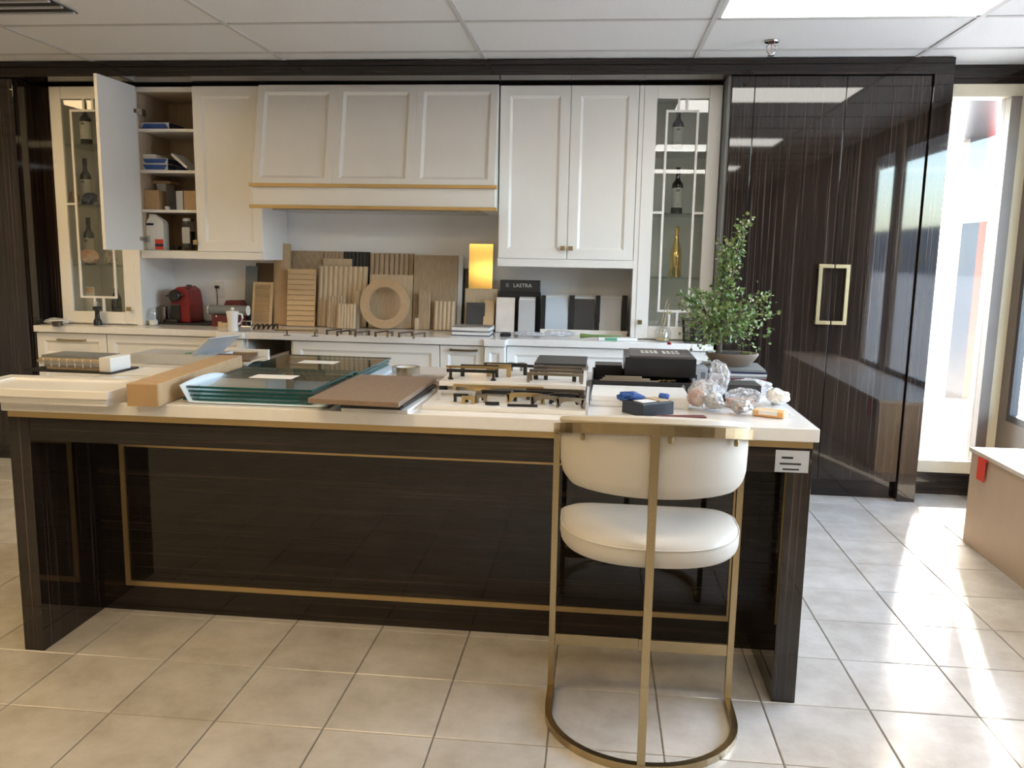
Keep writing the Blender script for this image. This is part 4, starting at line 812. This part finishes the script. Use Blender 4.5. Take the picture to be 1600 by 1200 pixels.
for k in range(5):
    X, Y_ = PZ(401+k*7.5, 514, ZW); t = thing('edge_pull', '%s bronze curved cup pull from the left before the narrow louvre' % ORD[k], 'handle', (X, Y_, ZW), 'bronze cup pulls before the louvre')
    MB().bar([(X-.012+.004*q, Y_+.03*math.sin(PI*q/8)-.02, ZW+.004+.028*math.sin(PI*q/8)) for q in range(9)], .012, .006).build('grip', 'bronze', t); MB().box(X-.016, X-.006, Y_-.03, Y_-.01, ZW, ZW+.004).box(X+.014, X+.024, Y_-.03, Y_-.01, ZW, ZW+.004).build('foot', 'bronze', t)
X, Y_ = PZ(385, 511, ZW); ck = thing('wire_rack', 'small chrome rack of black knobs beside the white pot', 'rack', (X, Y_, ZW))
MB().tube([(X-.035, Y_, ZW+.003), (X-.035, Y_, ZW+.04), (X+.035, Y_, ZW+.04), (X+.035, Y_, ZW+.003)], .0035, 6).tube([(X, Y_, ZW+.003), (X, Y_, ZW+.04)], .003, 6).tube([(X-.037, Y_, ZW+.0035), (X+.037, Y_, ZW+.0035)], .0035, 6).build('frame', 'steel', ck)
for s in (-.018, .018): MB().lathe([(.002, 0), (.013, .002), (.014, .02), (.002, .025)], (X+s, Y_+.02, ZW), 12).build('knob', 'black', ck, smooth=True)
# coffee corner
X, Y_ = -2.83, 5.56; tr = one('tray_mat', bx(X-.13, X+.20, Y_-.14, min(Y_+.16, YB-.02), ZW, ZW+.010), 'blackm', 'black tray under the red coffee machine', 'tray', bevel=.003)
cm = thing('coffee_machine', 'red capsule coffee machine with black front on a black tray', 'coffee machine', (X-.03, Y_, ZW+.0105)); zb_ = ZW+.0105
w0, w1 = PY(266, 470, Y_-.07)[0], PY(296, 470, Y_-.07)[0]; zt_ = PY(290, 447, Y_)[1]; hh = zt_-zb_
y0_, y1_ = Y_-.07, min(Y_+.13, YB-.03)
pr = [(w0, 0), (w0, hh*.72), (w0+.02, hh*.9), (w0+.055, hh*.985), (w1-.05, hh), (w1-.018, hh*.9), (w1-.006, hh*.72), (w1, hh*.5), (w1, 0)]
m = MB(); m.add([(a, y0_, zb_+b_) for a, b_ in pr]+[(a, y1_, zb_+b_) for a, b_ in pr], [tuple(range(9)), tuple(range(17, 8, -1))]+[(i, 9+i, 9+(i+1) % 9, (i+1) % 9) for i in range(9)]); m.build('body', 'red', cm, bevel=.006)
Tf = Matrix.Translation((w0+(w1-w0)*.30, y0_-.001, zb_+hh*.74)) @ Matrix.Rotation(PI/2, 4, 'X'); MB().lathe([(.040, 0), (.040, .025), (.034, .032), (.004, .034)], (0, 0, 0), 24, Tf).build('brew_head', 'black', cm, smooth=True)
bx(w0+.004, w0+(w1-w0)*.52, y0_-.012, y0_-.0005, zb_+.012, zb_+hh*.5).build('cup_recess', 'black', cm, bevel=.004); bx(w0-.008, w0+(w1-w0)*.55, y0_-.06, y0_-.013, zb_+.0, zb_+.022).build('drip_tray', 'black', cm, bevel=.003)
MB().tube([(w0-.022, y0_-.012, zb_+hh*.74), (w0+(w1-w0)*.75, y0_-.012, zb_+hh*.755)], .006, 8).build('lever', 'black', cm, smooth=True); MB().lathe([(.004, 0), (.02, .002), (.02, .008), (.003, .01)], ((w0+w1)/2+.02, (y0_+y1_)/2, zt_), 14).build('lid_knob', 'black', cm, smooth=True)
def jar(name, label, px_, py_, r, h, fill, cat='jar', lid=None, glass='clear', frac=.3):
    X, Y_ = (PY(px_, py_, 5.36)[0], 5.36); t = thing(name, label, cat, (X, Y_, ZW))
    MB().lathe([(r*.9, 0), (r, .006), (r, h*.8), (r*.85, h*.9), (r*.85, h)], (X, Y_, ZW), 24).build('glass', glass, t, smooth=True)
    if fill: MB().lathe([(r*.86, .004), (r*.93, .008), (r*.93, h*frac)], (X, Y_, ZW), 20).build('contents', fill, t, smooth=True)
    if lid: MB().lathe([(r*.88, h), (r*.92, h+.003), (r*.92, h+.016), (r*.3, h+.018)], (X, Y_, ZW), 20).build('lid', lid, t, smooth=True)
    return X, Y_
jar('glass_jar', 'small glass jar with white powder beside the coffee machine', 240, 505, .030, .115, 'powder')
X, Y_ = PY(255, 500, 5.50)[0], 5.48; mf = thing('milk_frother', 'dark metal milk jug behind the glass jar', 'milk jug', (X, Y_, ZW)); MB().lathe([(.030, 0), (.034, .01), (.030, .08), (.033, .115), (.030, .118), (.004, .12)], (X, Y_+.02, ZW), 20).build('body', 'bronze', mf, smooth=True); MB().tube([(X+.03, Y_+.02, ZW+.10), (X+.058, Y_+.02, ZW+.09), (X+.055, Y_+.02, ZW+.04), (X+.031, Y_+.02, ZW+.025)], .005, 7).build('handle', 'black', mf, smooth=True)
# outlet with plug and cord
ox, oz = PY(344, 452, YB); ot = thing('wall_outlet', 'white double wall outlet with a black plug', 'outlet', (ox, YB, oz))
bx(ox-.036, ox+.036, YB-.006, YB-.0005, oz-.060, oz+.060).build('plate', 'ivory', ot, bevel=.002)
for s in (-1, 1): MB().box(ox-.016, ox+.016, YB-.0075, YB-.0062, oz+s*.025-.016, oz+s*.025+.016).build('socket', 'white', ot)
pl = bx(ox-.026, ox-.002, YB-.03, YB-.0077, oz+.008, oz+.026).build('plug', 'black', ot)
m = MB().tube([(ox-.014, YB-.028, oz+.01), (ox-.006, YB-.04, oz-.02), (ox-.010, YB-.03, oz-.08), (ox-.012, YB-.03, ZW+.03), (ox-.06, YB-.05, ZW+.006), (ox-.14, YB-.06, ZW+.006)], .0035, 6); m.build('cord', 'black', ot, smooth=True)
# speaker, boxes, white pot
xa_, za_ = PY(328, 484, 5.45); xb_ = PY(387, 485, 5.45)[0]
mb_ = thing('maroon_box', 'dark red box under the grey speaker', 'box', (-2.62, 5.45, ZW)); zsp = za_-.033
bx(PY(335, 500, 5.45)[0], PY(372, 500, 5.45)[0], 5.41, 5.55, ZW, zsp-.0005).build('carton', 'maroon', mb_); MB().lathe([(.004, 0), (.006, .001), (.001, .0015)], (0, 0, 0), 10, Matrix.Translation((PY(338, 494, 5.41)[0], 5.4095, PY(338, 494, 5.41)[1])) @ Matrix.Rotation(PI/2, 4, 'X')).build('seal', 'paper', mb_)
spk = thing('speaker', 'grey cylindrical speaker with white ends on the dark red box', 'speaker', ((xa_+xb_)/2, 5.45, zsp)); Tt = Matrix.Translation((xa_, 5.45, zsp+.0335)) @ Matrix.Rotation(PI/2, 4, 'Y')
MB().lathe([(.033, 0), (.033, xb_-xa_)], (0, 0, 0), 24, Tt).build('body', 'grey', spk, smooth=True)
for z in (-.006, xb_-xa_+.0005): MB().lathe([(.02, z), (.0335, z+.001), (.0335, z+.005), (.02, z+.0055)], (0, 0, 0), 24, Tt).build('end_ring', 'ivory', spk, smooth=True)
one('bread_box', MB().add([(x, y_, z) for y_ in (5.56, 5.64) for x, z in ((PY(354, 490, 5.6)[0], ZW), (PY(354, 476, 5.6)[0], PY(354, 476, 5.6)[1]), (PY(357, 469, 5.6)[0], PY(357, 469, 5.6)[1]), (PY(378, 469, 5.6)[0], PY(378, 469, 5.6)[1]), (PY(382, 477, 5.6)[0], PY(382, 477, 5.6)[1]), (PY(382, 490, 5.6)[0], ZW))],
    [(0, 1, 2, 3, 4, 5), (11, 10, 9, 8, 7, 6)]+[(i, 6+i, 6+(i+1) % 6, (i+1) % 6) for i in range(6)]), 'maroon', 'maroon box with sloped top corners behind the grey speaker', 'box')
X, Y_ = PZ(349, 511, ZW); one('wood_block', MB().box(X-.022, X+.016, Y_, Y_+.04, ZW, ZW+.028).box(X-.038, X-.024, Y_, Y_+.03, ZW, ZW+.034), 'tan', 'small honey wood blocks beside the white pot', 'wood block', bevel=.001)
X, Y_ = PZ(361, 518, ZW); wp = thing('coffee_pot', 'white coffee pot with lid knob and side handle', 'coffee pot', (X, Y_+.03, ZW)); c = (X, Y_+.03, ZW)
MB().lathe([(.034, 0), (.035, .004), (.031, .045), (.036, .09), (.041, .122), (.041, .126), (.01, .134)], c, 10).build('body', 'ivory', wp, smooth=True); MB().lathe([(.004, .1345), (.011, .139), (.012, .147), (.003, .152)], c, 12).build('lid_knob', 'ivory', wp, smooth=True)
MB().tube([(X+.036, c[1], ZW+.112), (X+.062, c[1], ZW+.108), (X+.066, c[1], ZW+.085), (X+.052, c[1], ZW+.055), (X+.034, c[1], ZW+.045)], .0065, 8).build('handle', 'ivory', wp, smooth=True)
# left end of the worktop
X, Y_ = PZ(110, 503, ZW); one('plastic_bag', crumple((X+.03, 5.235, ZW+.022), (.10, .055, .022), 15, .3), 'frost', 'crumpled clear plastic bag before the left glass cabinet', 'plastic bag')
X, Y_ = PZ(93, 509, ZW); rg_ = thing('metal_dish', 'small dark dish with white rim at the left worktop end', 'dish', (X, Y_, ZW)); MB().lathe([(.028, 0), (.030, .002), (.032, .03), (.02, .032)], (X, Y_-.02, ZW), 20).build('base', 'bronze', rg_, smooth=True); MB().lathe([(.02, .0325), (.05, .036), (.05, .040), (.01, .041)], (X, Y_-.02, ZW), 24).build('rim', 'ivory', rg_, smooth=True)
X, Y_ = PY(153, 507, 5.255)[0], 5.255; bpst = thing('pepper_mill', 'black turned mill standing before the left glass cabinet', 'mill', (X, Y_, ZW)); MB().lathe([(.026, 0), (.027, .012), (.026, .03), (.016, .045), (.014, .085), (.017, .095), (.027, .105), (.027, .122), (.015, .125)], (X, Y_, ZW), 18).build('body', 'black', bpst, smooth=True); MB().lathe([(.012, .1255), (.013, .13), (.012, .155), (.004, .158)], (X, Y_, ZW), 12).build('cap', 'clear', bpst, smooth=True)
# right part: gold panel, frames, tiles
sample('wood_sample', 'mirrorgold', 'polished gold panel leaning beside the right cabinet', 733.5, 771, 381, 5.66, 5.72, .010)
sample('wood_sample', 'black', 'thin dark board edge left of the gold panel', 725, 733, 420, 5.66, 5.73, .010)
sample('door_sample', 'oak', 'beige framed door sample in front of the gold panel', 727, 777.5, 451, 5.60, 5.64, .016)
sample('tile_sample', 'slate', 'dark slate tile before the beige framed door sample', 729, 758, 473, 5.54, 5.575, .010)
sample('wood_fan', 'tan', 'fan of honey wood chips right of the slate tile', 757, 773, 470, 5.52, 5.60, .010)
lb = thing('tile_box', 'black tile sample box with white brand lettering', 'box', (-.55, 5.65, ZW))
x0, zt_ = PY(782, 437, 5.66); x1 = PY(844, 437, 5.66)[0]; zs = PY(800, 453, 5.66)[1]; bx(x0, x1, 5.65, 5.70, ZW, zt_).build('back_board', 'charcoal', lb); bx(x0+.003, x1+.008, 5.60, 5.6495, ZW, zs-.012).build('box', 'blackm', lb)
cxx = (x0+x1)/2+.012; MB().text('LASTRA', .036, Matrix.Translation((cxx+.005, 5.649, PY(816, 446.5, 5.65)[1])) @ Matrix.Rotation(PI/2, 4, 'X')).build('lettering', 'paper', lb); MB().box(cxx-.108, cxx-.088, 5.6485, 5.6495, PY(816, 449, 5.65)[1], PY(816, 443, 5.65)[1]).build('square_mark', 'grey', lb)
sample('tile_sample', 'marble', 'white marble tile leaning on the black tile box', 776, 805, 465, 5.53, 5.575, .012)
def tiles(label, a, b_, y_, front, n=3, yb=5.52):
    x0, zt_ = PY(a, y_, yb+.04); x1 = PY(b_, y_, yb+.04)[0]; Tt, L_ = leanM(yb, yb+.035, zt_, .012*n); t = thing('tile_samples', label, 'tile samples', ((x0+x1)/2, yb, ZW), 'tile samples on the back worktop')
    for k in range(n): bx(x0+.001*k, x1+.001*k, .0125*k, .0125*k+.012, 0, L_+.012*k, T=Tt).build('tile', front if k == 0 else ('paper' if k % 2 else 'lgrey'), t)
tiles('white tile samples next to the marble tile', 811, 836, 470, 'lgrey', 3, 5.51)
wtr = thing('sample_tray', 'white tray holding three rows of tiles', 'tray', (-.09, 5.55, ZW)); xa_, xb_ = PY(844, 516, 5.5)[0], PY(980, 518, 5.5)[0]
MB().box(xa_, xb_, 5.488, 5.496, ZW, ZW+.034).box(xa_, xb_, 5.496, 5.66, ZW, ZW+.008).build('tray', 'white', wtr, bevel=.001)
for a, b_ in ((845, 852), (889, 897), (930, 937), (972, 979)): bx(PY(a, 500, 5.56)[0], PY(b_, 500, 5.56)[0], 5.53, 5.62, ZW+.0085, PY(a, 462, 5.56)[1]).build('divider', 'blackm', wtr)
ZW_ = ZW; ZW = ZW+.0085
tiles('pale blue-grey tile samples, left row in the white tray', 853, 888, 466, 'bluegrey', 3); tiles('black tile samples, middle row in the white tray', 897.5, 929, 468, 'charcoal', 3); tiles('grey ribbed tile samples, right row in the white tray', 937.5, 971, 467, 'lgrey', 3)
ZW = ZW_
for k, (mt_, l) in enumerate((('paper', 'lower'), ('paper', 'upper'))):
    X0_, Y0_ = PZ(706, 524, ZW); X1_ = PZ(764, 526, ZW)[0]; z = ZW+.029*k; bk = thing('hardcover_book', '%s hardcover book stacked right of the wood samples' % l, 'book', (X0_, Y0_, z), 'hardcover books')
    Tt = rotz((X0_, Y0_, 0), .02-.05*k); bx(X0_, X1_, Y0_+.003, Y0_+.20, z+.0045, z+.0235, T=Tt).build('pages', 'paper', bk); MB().box(X0_-.003, X1_+.003, Y0_, Y0_+.203, z, z+.0042, Tt).box(X0_-.003, X1_+.003, Y0_, Y0_+.203, z+.0238, z+.028, Tt).build('cover', 'navy' if k == 0 else 'print_', bk)
X, Y_ = PZ(800, 527, ZW); one('black_mat', bx(X-.08, X-.02, Y_+.03, Y_+.14, ZW, ZW+.02), 'blackm', 'small black block between the books and plastic film', 'block', bevel=.002)
one('plastic_film', crumple((X+.10, Y_+.07, ZW+.018), (.13, .07, .018), 25, .3), 'frost', 'crumpled clear film before the marble tile', 'plastic film')
X, Y_ = PZ(880, 528, ZW); one('plastic_film', crumple((X-.03, Y_+.07, ZW+.022), (.11, .06, .022), 29, .3), 'frost', 'crumpled clear film before the white tile tray', 'plastic film')
X, Y_ = PZ(950, 532, ZW); pkb = thing('tape_strip', 'white packing strip with green print on the right worktop', 'packing strip', (X, Y_, ZW)); bx(X-.06, X+.18, Y_-.01, Y_+.06, ZW, ZW+.018, T=rotz((X, Y_, 0), .08)).build('strip', 'paper', pkb, bevel=.002); bx(X-.02, X+.055, Y_-.013, Y_-.0105, ZW+.002, ZW+.0165, T=rotz((X, Y_, 0), .08)).build('green_label', 'greenp', pkb); MB().tube([(X-.17, Y_+.05, ZW+.02), (X-.10, Y_+.02, ZW+.024), (X, Y_+.03, ZW+.026), (X+.08, Y_+.07, ZW+.022)], [.016, .008, .006, .004], 8).build('green_leaf', 'leaf', pkb, smooth=True)
# diffuser and wire basket
X, Y_ = PY(1035, 530, 5.255)[0], 5.255; df = thing('reed_diffuser', 'clear glass reed diffuser before the right glass cabinet', 'diffuser', (X, Y_, ZW))
MB().lathe([(.045, 0), (.050, .005), (.050, .06), (.035, .085), (.017, .095), (.017, .115)], (X, Y_, ZW), 24).build('bottle', 'clear', df, smooth=True); MB().lathe([(.040, .003), (.045, .006), (.045, .02)], (X, Y_, ZW), 20).build('oil', 'oil', df, smooth=True)
for k in range(3): MB().tube([(X-.03+.012*k, Y_, ZW+.006), (X+.02+.012*k-.02*(k == 2), Y_+.005*k, ZW+.26-.03*k)], .0025, 5).build('reed', 'wick', df)
X, Y_ = PZ(1088, 535, ZW); wk = thing('wire_basket', 'black wire basket partly behind the bonsai', 'basket', (X, Y_, ZW)); hw, hd_, hh = .075, .06, .14
m = MB()
for z in (.003, .05, .095, hh): m.tube([(X+a*hw*(1+z), Y_+b_*hd_*(1+z), ZW+z) for a, b_ in ((-1, -1), (1, -1), (1, 1), (-1, 1), (-1, -1))], .003, 5)
m.build('hoops', 'black', wk); m = MB()
for k in range(6):
    u = -1+2*k/5
    for a, b_ in ((u, -1), (u, 1), (-1, u), (1, u)): m.tube([(X+a*hw, Y_+b_*hd_, ZW+.003), (X+a*hw*1.14, Y_+b_*hd_*1.14, ZW+hh)], .002, 4)
m.build('uprights', 'black', wk); one('jar_in_basket', MB().lathe([(.04, .0), (.042, .004), (.042, .09), (.03, .1), (.03, .11)], (X, Y_, ZW+.0065), 18), 'charcoal', 'dark jar standing inside the black wire basket', 'jar', smooth=True)
X, Y_ = PZ(1046, 536, ZW+.01); one('bottle_cap', MB().lathe([(.012, 0), (.013, .002), (.013, .014), (.004, .016)], (X, Y_+.01, ZW), 14), 'red', 'small red bottle cap near the right worktop edge', 'cap', smooth=True)

# ------------------------------------------------------------------ inside the open wall cabinet
yf_ = YD+.05
def shelfx(px_, py_, Y): return PY(px_, py_, Y)
def bluebox(label, a, b_, pyb, z, h=.042, Y=yf_, inv=False):
    x0, x1 = max(PY(a, pyb, Y)[0], xa+.024), PY(b_, pyb, Y)[0]; t = thing('blue_carton', label, 'box', ((x0+x1)/2, Y+.1, z), 'blue and white cartons'); bx(x0, x1, Y, Y+.2, z, z+h).build('carton', 'lgrey', t, bevel=.001)
    q = .018; zz = (z+.003, z+h-.008) if not inv else (z+h-.004, z+.006)
    m = MB(); m.add([(x0+.004, Y-.0006, zz[0]), (x1-.004, Y-.0006, zz[0]), (x1-q-.004, Y-.0006, zz[1]), (x0+q+.004, Y-.0006, zz[1])], [(0, 1, 2, 3)]); m.build('blue_print', 'blue', t); bx(x1+.0003, x1+.0007, Y+.002, Y+.198, z+.002, z+h-.002).build('dark_side', 'navy', t)
bluebox('blue and white carton alone on the top shelf', 213, 264, 197, SH[0]+.0005)
bluebox('lower blue and white carton on the second shelf', 212, 262, 258, SH[1]+.0005, .040, inv=True); bluebox('upper blue and white carton stacked on the second shelf', 212.5, 262, 247, SH[1]+.041, .036, inv=True)
x0 = PY(222, 240, yf_+.03)[0]; one('white_packet', bx(x0, x0+.10, yf_+.02, yf_+.16, SH[1]+.0775, SH[1]+.105), 'paper', 'white packet on the stacked blue cartons', 'packet', bevel=.002)
x0 = PY(263, 255, yf_)[0]; Tt = Matrix.Translation((x0+.012, yf_+.01, SH[1]+.100)) @ Matrix.Rotation(math.radians(40), 4, 'Y'); one('leaning_folder', bx(0, .135, 0, .16, 0, .016, T=Tt), 'paper', 'white folder slanting down beside the blue cartons', 'folder', bevel=.001)
one('wrapped_parcel', crumple((PY(274, 258, yf_)[0], yf_+.08, SH[1]+.018), (.04, .05, .0175), 3, .3), 'navy', 'crumpled dark blue parcel under the slanting folder', 'parcel')
z = SH[2]+.0005
x0, x1 = max(PY(219, 318, yf_)[0], xa+.024), PY(248, 318, yf_)[0]; one('cardboard_carton', bx(x0, x1, yf_+.005, yf_+.10, z, PY(230, 297, yf_)[1]), 'card', 'brown carton at the left of the third shelf', 'box', bevel=.001)
x0, x1 = max(PY(233, 300, yf_+.15)[0], xa+.045), PY(262, 300, yf_+.15)[0]; g = thing('pale_carton', 'tall pale carton behind the brown one on the third shelf', 'box', (x0, yf_+.2, z)); bx(x0, x1, yf_+.13, yf_+.24, z, PY(240, 287, yf_+.13)[1]).build('carton', 'lgrey', g); bx(x0-.02, x1+.04, yf_+.12, yf_+.25, PY(240, 287, yf_+.13)[1]+.0005, PY(240, 287, yf_+.13)[1]+.018).build('flat_board', 'card', g)
x0, x1 = PY(266, 320, yf_)[0], PY(285, 320, yf_)[0]; g = thing('small_carton', 'small black and white carton on the third shelf', 'box', (x0, yf_, z)); bx(x0, x0+.038, yf_+.01, yf_+.07, z, PY(270, 299, yf_)[1]).build('dark_side', 'black', g); bx(x0+.0385, x1, yf_+.01, yf_+.07, z, PY(270, 298, yf_)[1]).build('white_side', 'lgrey', g)
x0, x1 = PY(286, 320, yf_-.02)[0], xm-.001; one('cardboard_carton', bx(x0, x1+.05, yf_-.005, yf_+.09, z, PY(290, 298, yf_)[1]), 'card', 'brown carton at the right of the third shelf', 'box', bevel=.001)
one('white_cup', MB().lathe([(.012, 0), (.018, .004), (.02, .022), (.006, .023)], (PY(260, 322, yf_+.01)[0], yf_+.03, z), 14), 'ivory', 'little white cup in the middle of the third shelf', 'cup', smooth=True)
z = zb+.0535
xc, w_ = (PY(228, 380, yf_)[0]+PY(255, 380, yf_)[0])/2, PY(255, 380, yf_)[0]-PY(228, 380, yf_)[0]; fbg = thing('flour_bag', 'white and red paper bag with folded top on the bottom shelf', 'bag', (xc, yf_+.04, z)); zt_ = PY(240, 345, yf_)[1]
def rr(s, zz, dx=0): return [(xc+dx+a*w_/2*s, yf_+.045+b_*.035*s, zz) for a, b_ in ((-1, -1), (-.3, -1.1), (.3, -1.1), (1, -1), (1, 1), (-1, 1))]
MB().loft([rr(.96, z), rr(1, z+.02), rr(1, zt_-.02), rr(.9, zt_), rr(.55, zt_+.025, -.012), rr(.35, zt_+.045, -.025)]).build('bag', 'paper', fbg); bx(xc+.002, xc+w_/2-.002, yf_+.0035, yf_+.0055, z+.004, z+.07).build('red_print', 'redtag', fbg); bx(xc+.002, xc+w_/2-.002, yf_+.0025, yf_+.0034, z+.022, z+.04).build('navy_band', 'navy', fbg); bx(xc-w_/2+.006, xc-.004, yf_+.0035, yf_+.0055, zt_-.03, zt_-.015).build('navy_label', 'navy', fbg)
xc = PY(290, 380, yf_)[0]; gj = thing('canister', 'glass canister of dark coffee with grey label on the bottom shelf', 'canister', (xc, yf_+.05, z)); hh = PY(290, 341, yf_)[1]-z
MB().lathe([(.036, 0), (.040, .006), (.040, hh*.86), (.036, hh*.9)], (xc, yf_+.05, z), 22).build('glass', 'clear', gj, smooth=True); MB().lathe([(.034, .006), (.037, .01), (.037, hh*.6)], (xc, yf_+.05, z), 18).build('coffee', 'black', gj, smooth=True); MB().lathe([(.037, hh*.905), (.040, hh*.91), (.040, hh), (.01, hh*1.01)], (xc, yf_+.05, z), 22).build('lid', 'steel', gj, smooth=True); bx(xc-.026, xc+.026, yf_+.0085, yf_+.0098, z+hh*.22, z+hh*.72).build('label', 'lgrey', gj)
one('dark_tin', MB().lathe([(.03, 0), (.03, .03), (.012, .034)], (PY(266, 382, yf_)[0], yf_+.09, z), 16), 'black', 'low dark tin between the flour bag and canister', 'tin', smooth=True)

# ------------------------------------------------------------------ bottles in the glass cabinets
def bottle(label, px_, pytop, zs, Y, kind='wine', r=.036):
    X, zt_ = PY(px_, pytop, Y); h = zt_-zs; t = thing('wine_bottle' if kind == 'wine' else 'gold_bottle', label, 'bottle', (X, Y, zs), 'bottles in the glass cabinets')
    if kind == 'wine':
        MB().lathe([(r*.9, .0005), (r, .006), (r, h*.60), (r*.92, h*.66), (r*.5, h*.73), (r*.38, h*.78), (r*.36, h*.985), (r*.2, h)], (X, Y, zs), 22).build('glass', 'bottle', t, smooth=True)
        MB().lathe([(r*1.01, h*.14), (r*1.012, h*.141), (r*1.012, h*.56), (r*1.01, h*.561)], (X, Y, zs), 22).build('label', 'label', t, smooth=True); MB().lathe([(r*.40, h*.86), (r*.41, h*.87), (r*.41, h*1.003), (r*.1, h*1.006)], (X, Y, zs), 14).build('capsule', 'blackm', t, smooth=True)
        MB().box(X-.012, X+.012, Y-r*1.03, Y-r*1.012, zs+h*.48, zs+h*.53).box(X-.010, X+.010, Y-r*1.03, Y-r*1.012, zs+h*.20, zs+h*.215).box(X-.016, X+.016, Y-r*1.03, Y-r*1.012, zs+h*.40, zs+h*.405).build('print', 'grey', t)
    else:
        MB().lathe([(r*.9, .0005), (r, .006), (r, h*.42), (r*.88, h*.53), (r*.5, h*.70), (r*.36, h*.80), (r*.34, h*.93), (r*.42, h*.94), (r*.42, h*.99), (r*.2, h)], (X, Y, zs), 22).build('glass', 'mirrorgold', t, smooth=True)
bottle('dark wine bottle on the top shelf of the right glass cabinet', 1061, 168, SR[0], 5.50); bottle('dark wine bottle on the middle shelf of the right glass cabinet', 1060, 262, SR[1], 5.50); bottle('shiny gold bottle on the lower shelf of the right glass cabinet', 1058, 354, SR[2], 5.50, 'gold', .038)
bottle('dark wine bottle on the top shelf of the left glass cabinet', 132, 162, SL[0], 5.43); bottle('dark wine bottle on the second shelf of the left glass cabinet', 132, 248, SL[1], 5.54); bottle('dark bottle behind packets in the left glass cabinet', 137, 340, SL[2], 5.55)
def blob(label, px_, py_, Y, z, r, mt_, seed, cat): X = PY(px_, py_, Y)[0]; return one('food_packet', crumple((X, Y, z+r[2]+.0005), r, seed, .25), mt_, label, cat, 'packets in the left glass cabinet')
blob('tan paper packet at the left of the second shelf behind glass', 116, 310, 5.415, SL[1], (.035, .035, .045), 'card', 2, 'packet'); blob('dark blue packet on the second shelf behind glass', 141, 310, 5.44, SL[1], (.05, .045, .045), 'navy', 4, 'packet')
blob('colourful food packet on the lower shelf behind glass', 140, 400, 5.44, SL[2], (.085, .05, .055), 'snack', 6, 'packet'); blob('pale packet at the right of the lower shelf behind glass', 172, 400, 5.46, SL[2], (.045, .04, .05), 'print_', 9, 'packet')
z = CTR+.0315; X = PY(145, 480, 5.5)[0]; t = thing('leaflet', 'white leaflet with orange print standing in the left glass cabinet', 'leaflet', (X, 5.5, z)); bx(X-.05, X+.02, 5.50, 5.506, z, PY(145, 448, 5.5)[1]).build('sheet', 'paper', t); bx(X-.048, X+.005, 5.499, 5.4997, PY(145, 458, 5.5)[1], PY(145, 450, 5.5)[1]).build('print', 'orange', t)
X = PY(182, 470, 5.6)[0]; one('dark_bottle', MB().lathe([(.03, .0005), (.034, .006), (.034, .13), (.014, .17), (.014, .20), (.006, .202)], (X, 5.6, z), 18), 'bottle', 'short dark bottle at the foot of the left glass cabinet', 'bottle', smooth=True)
for o in bpy.data.objects:
    if '_o' in o: del o['_o']
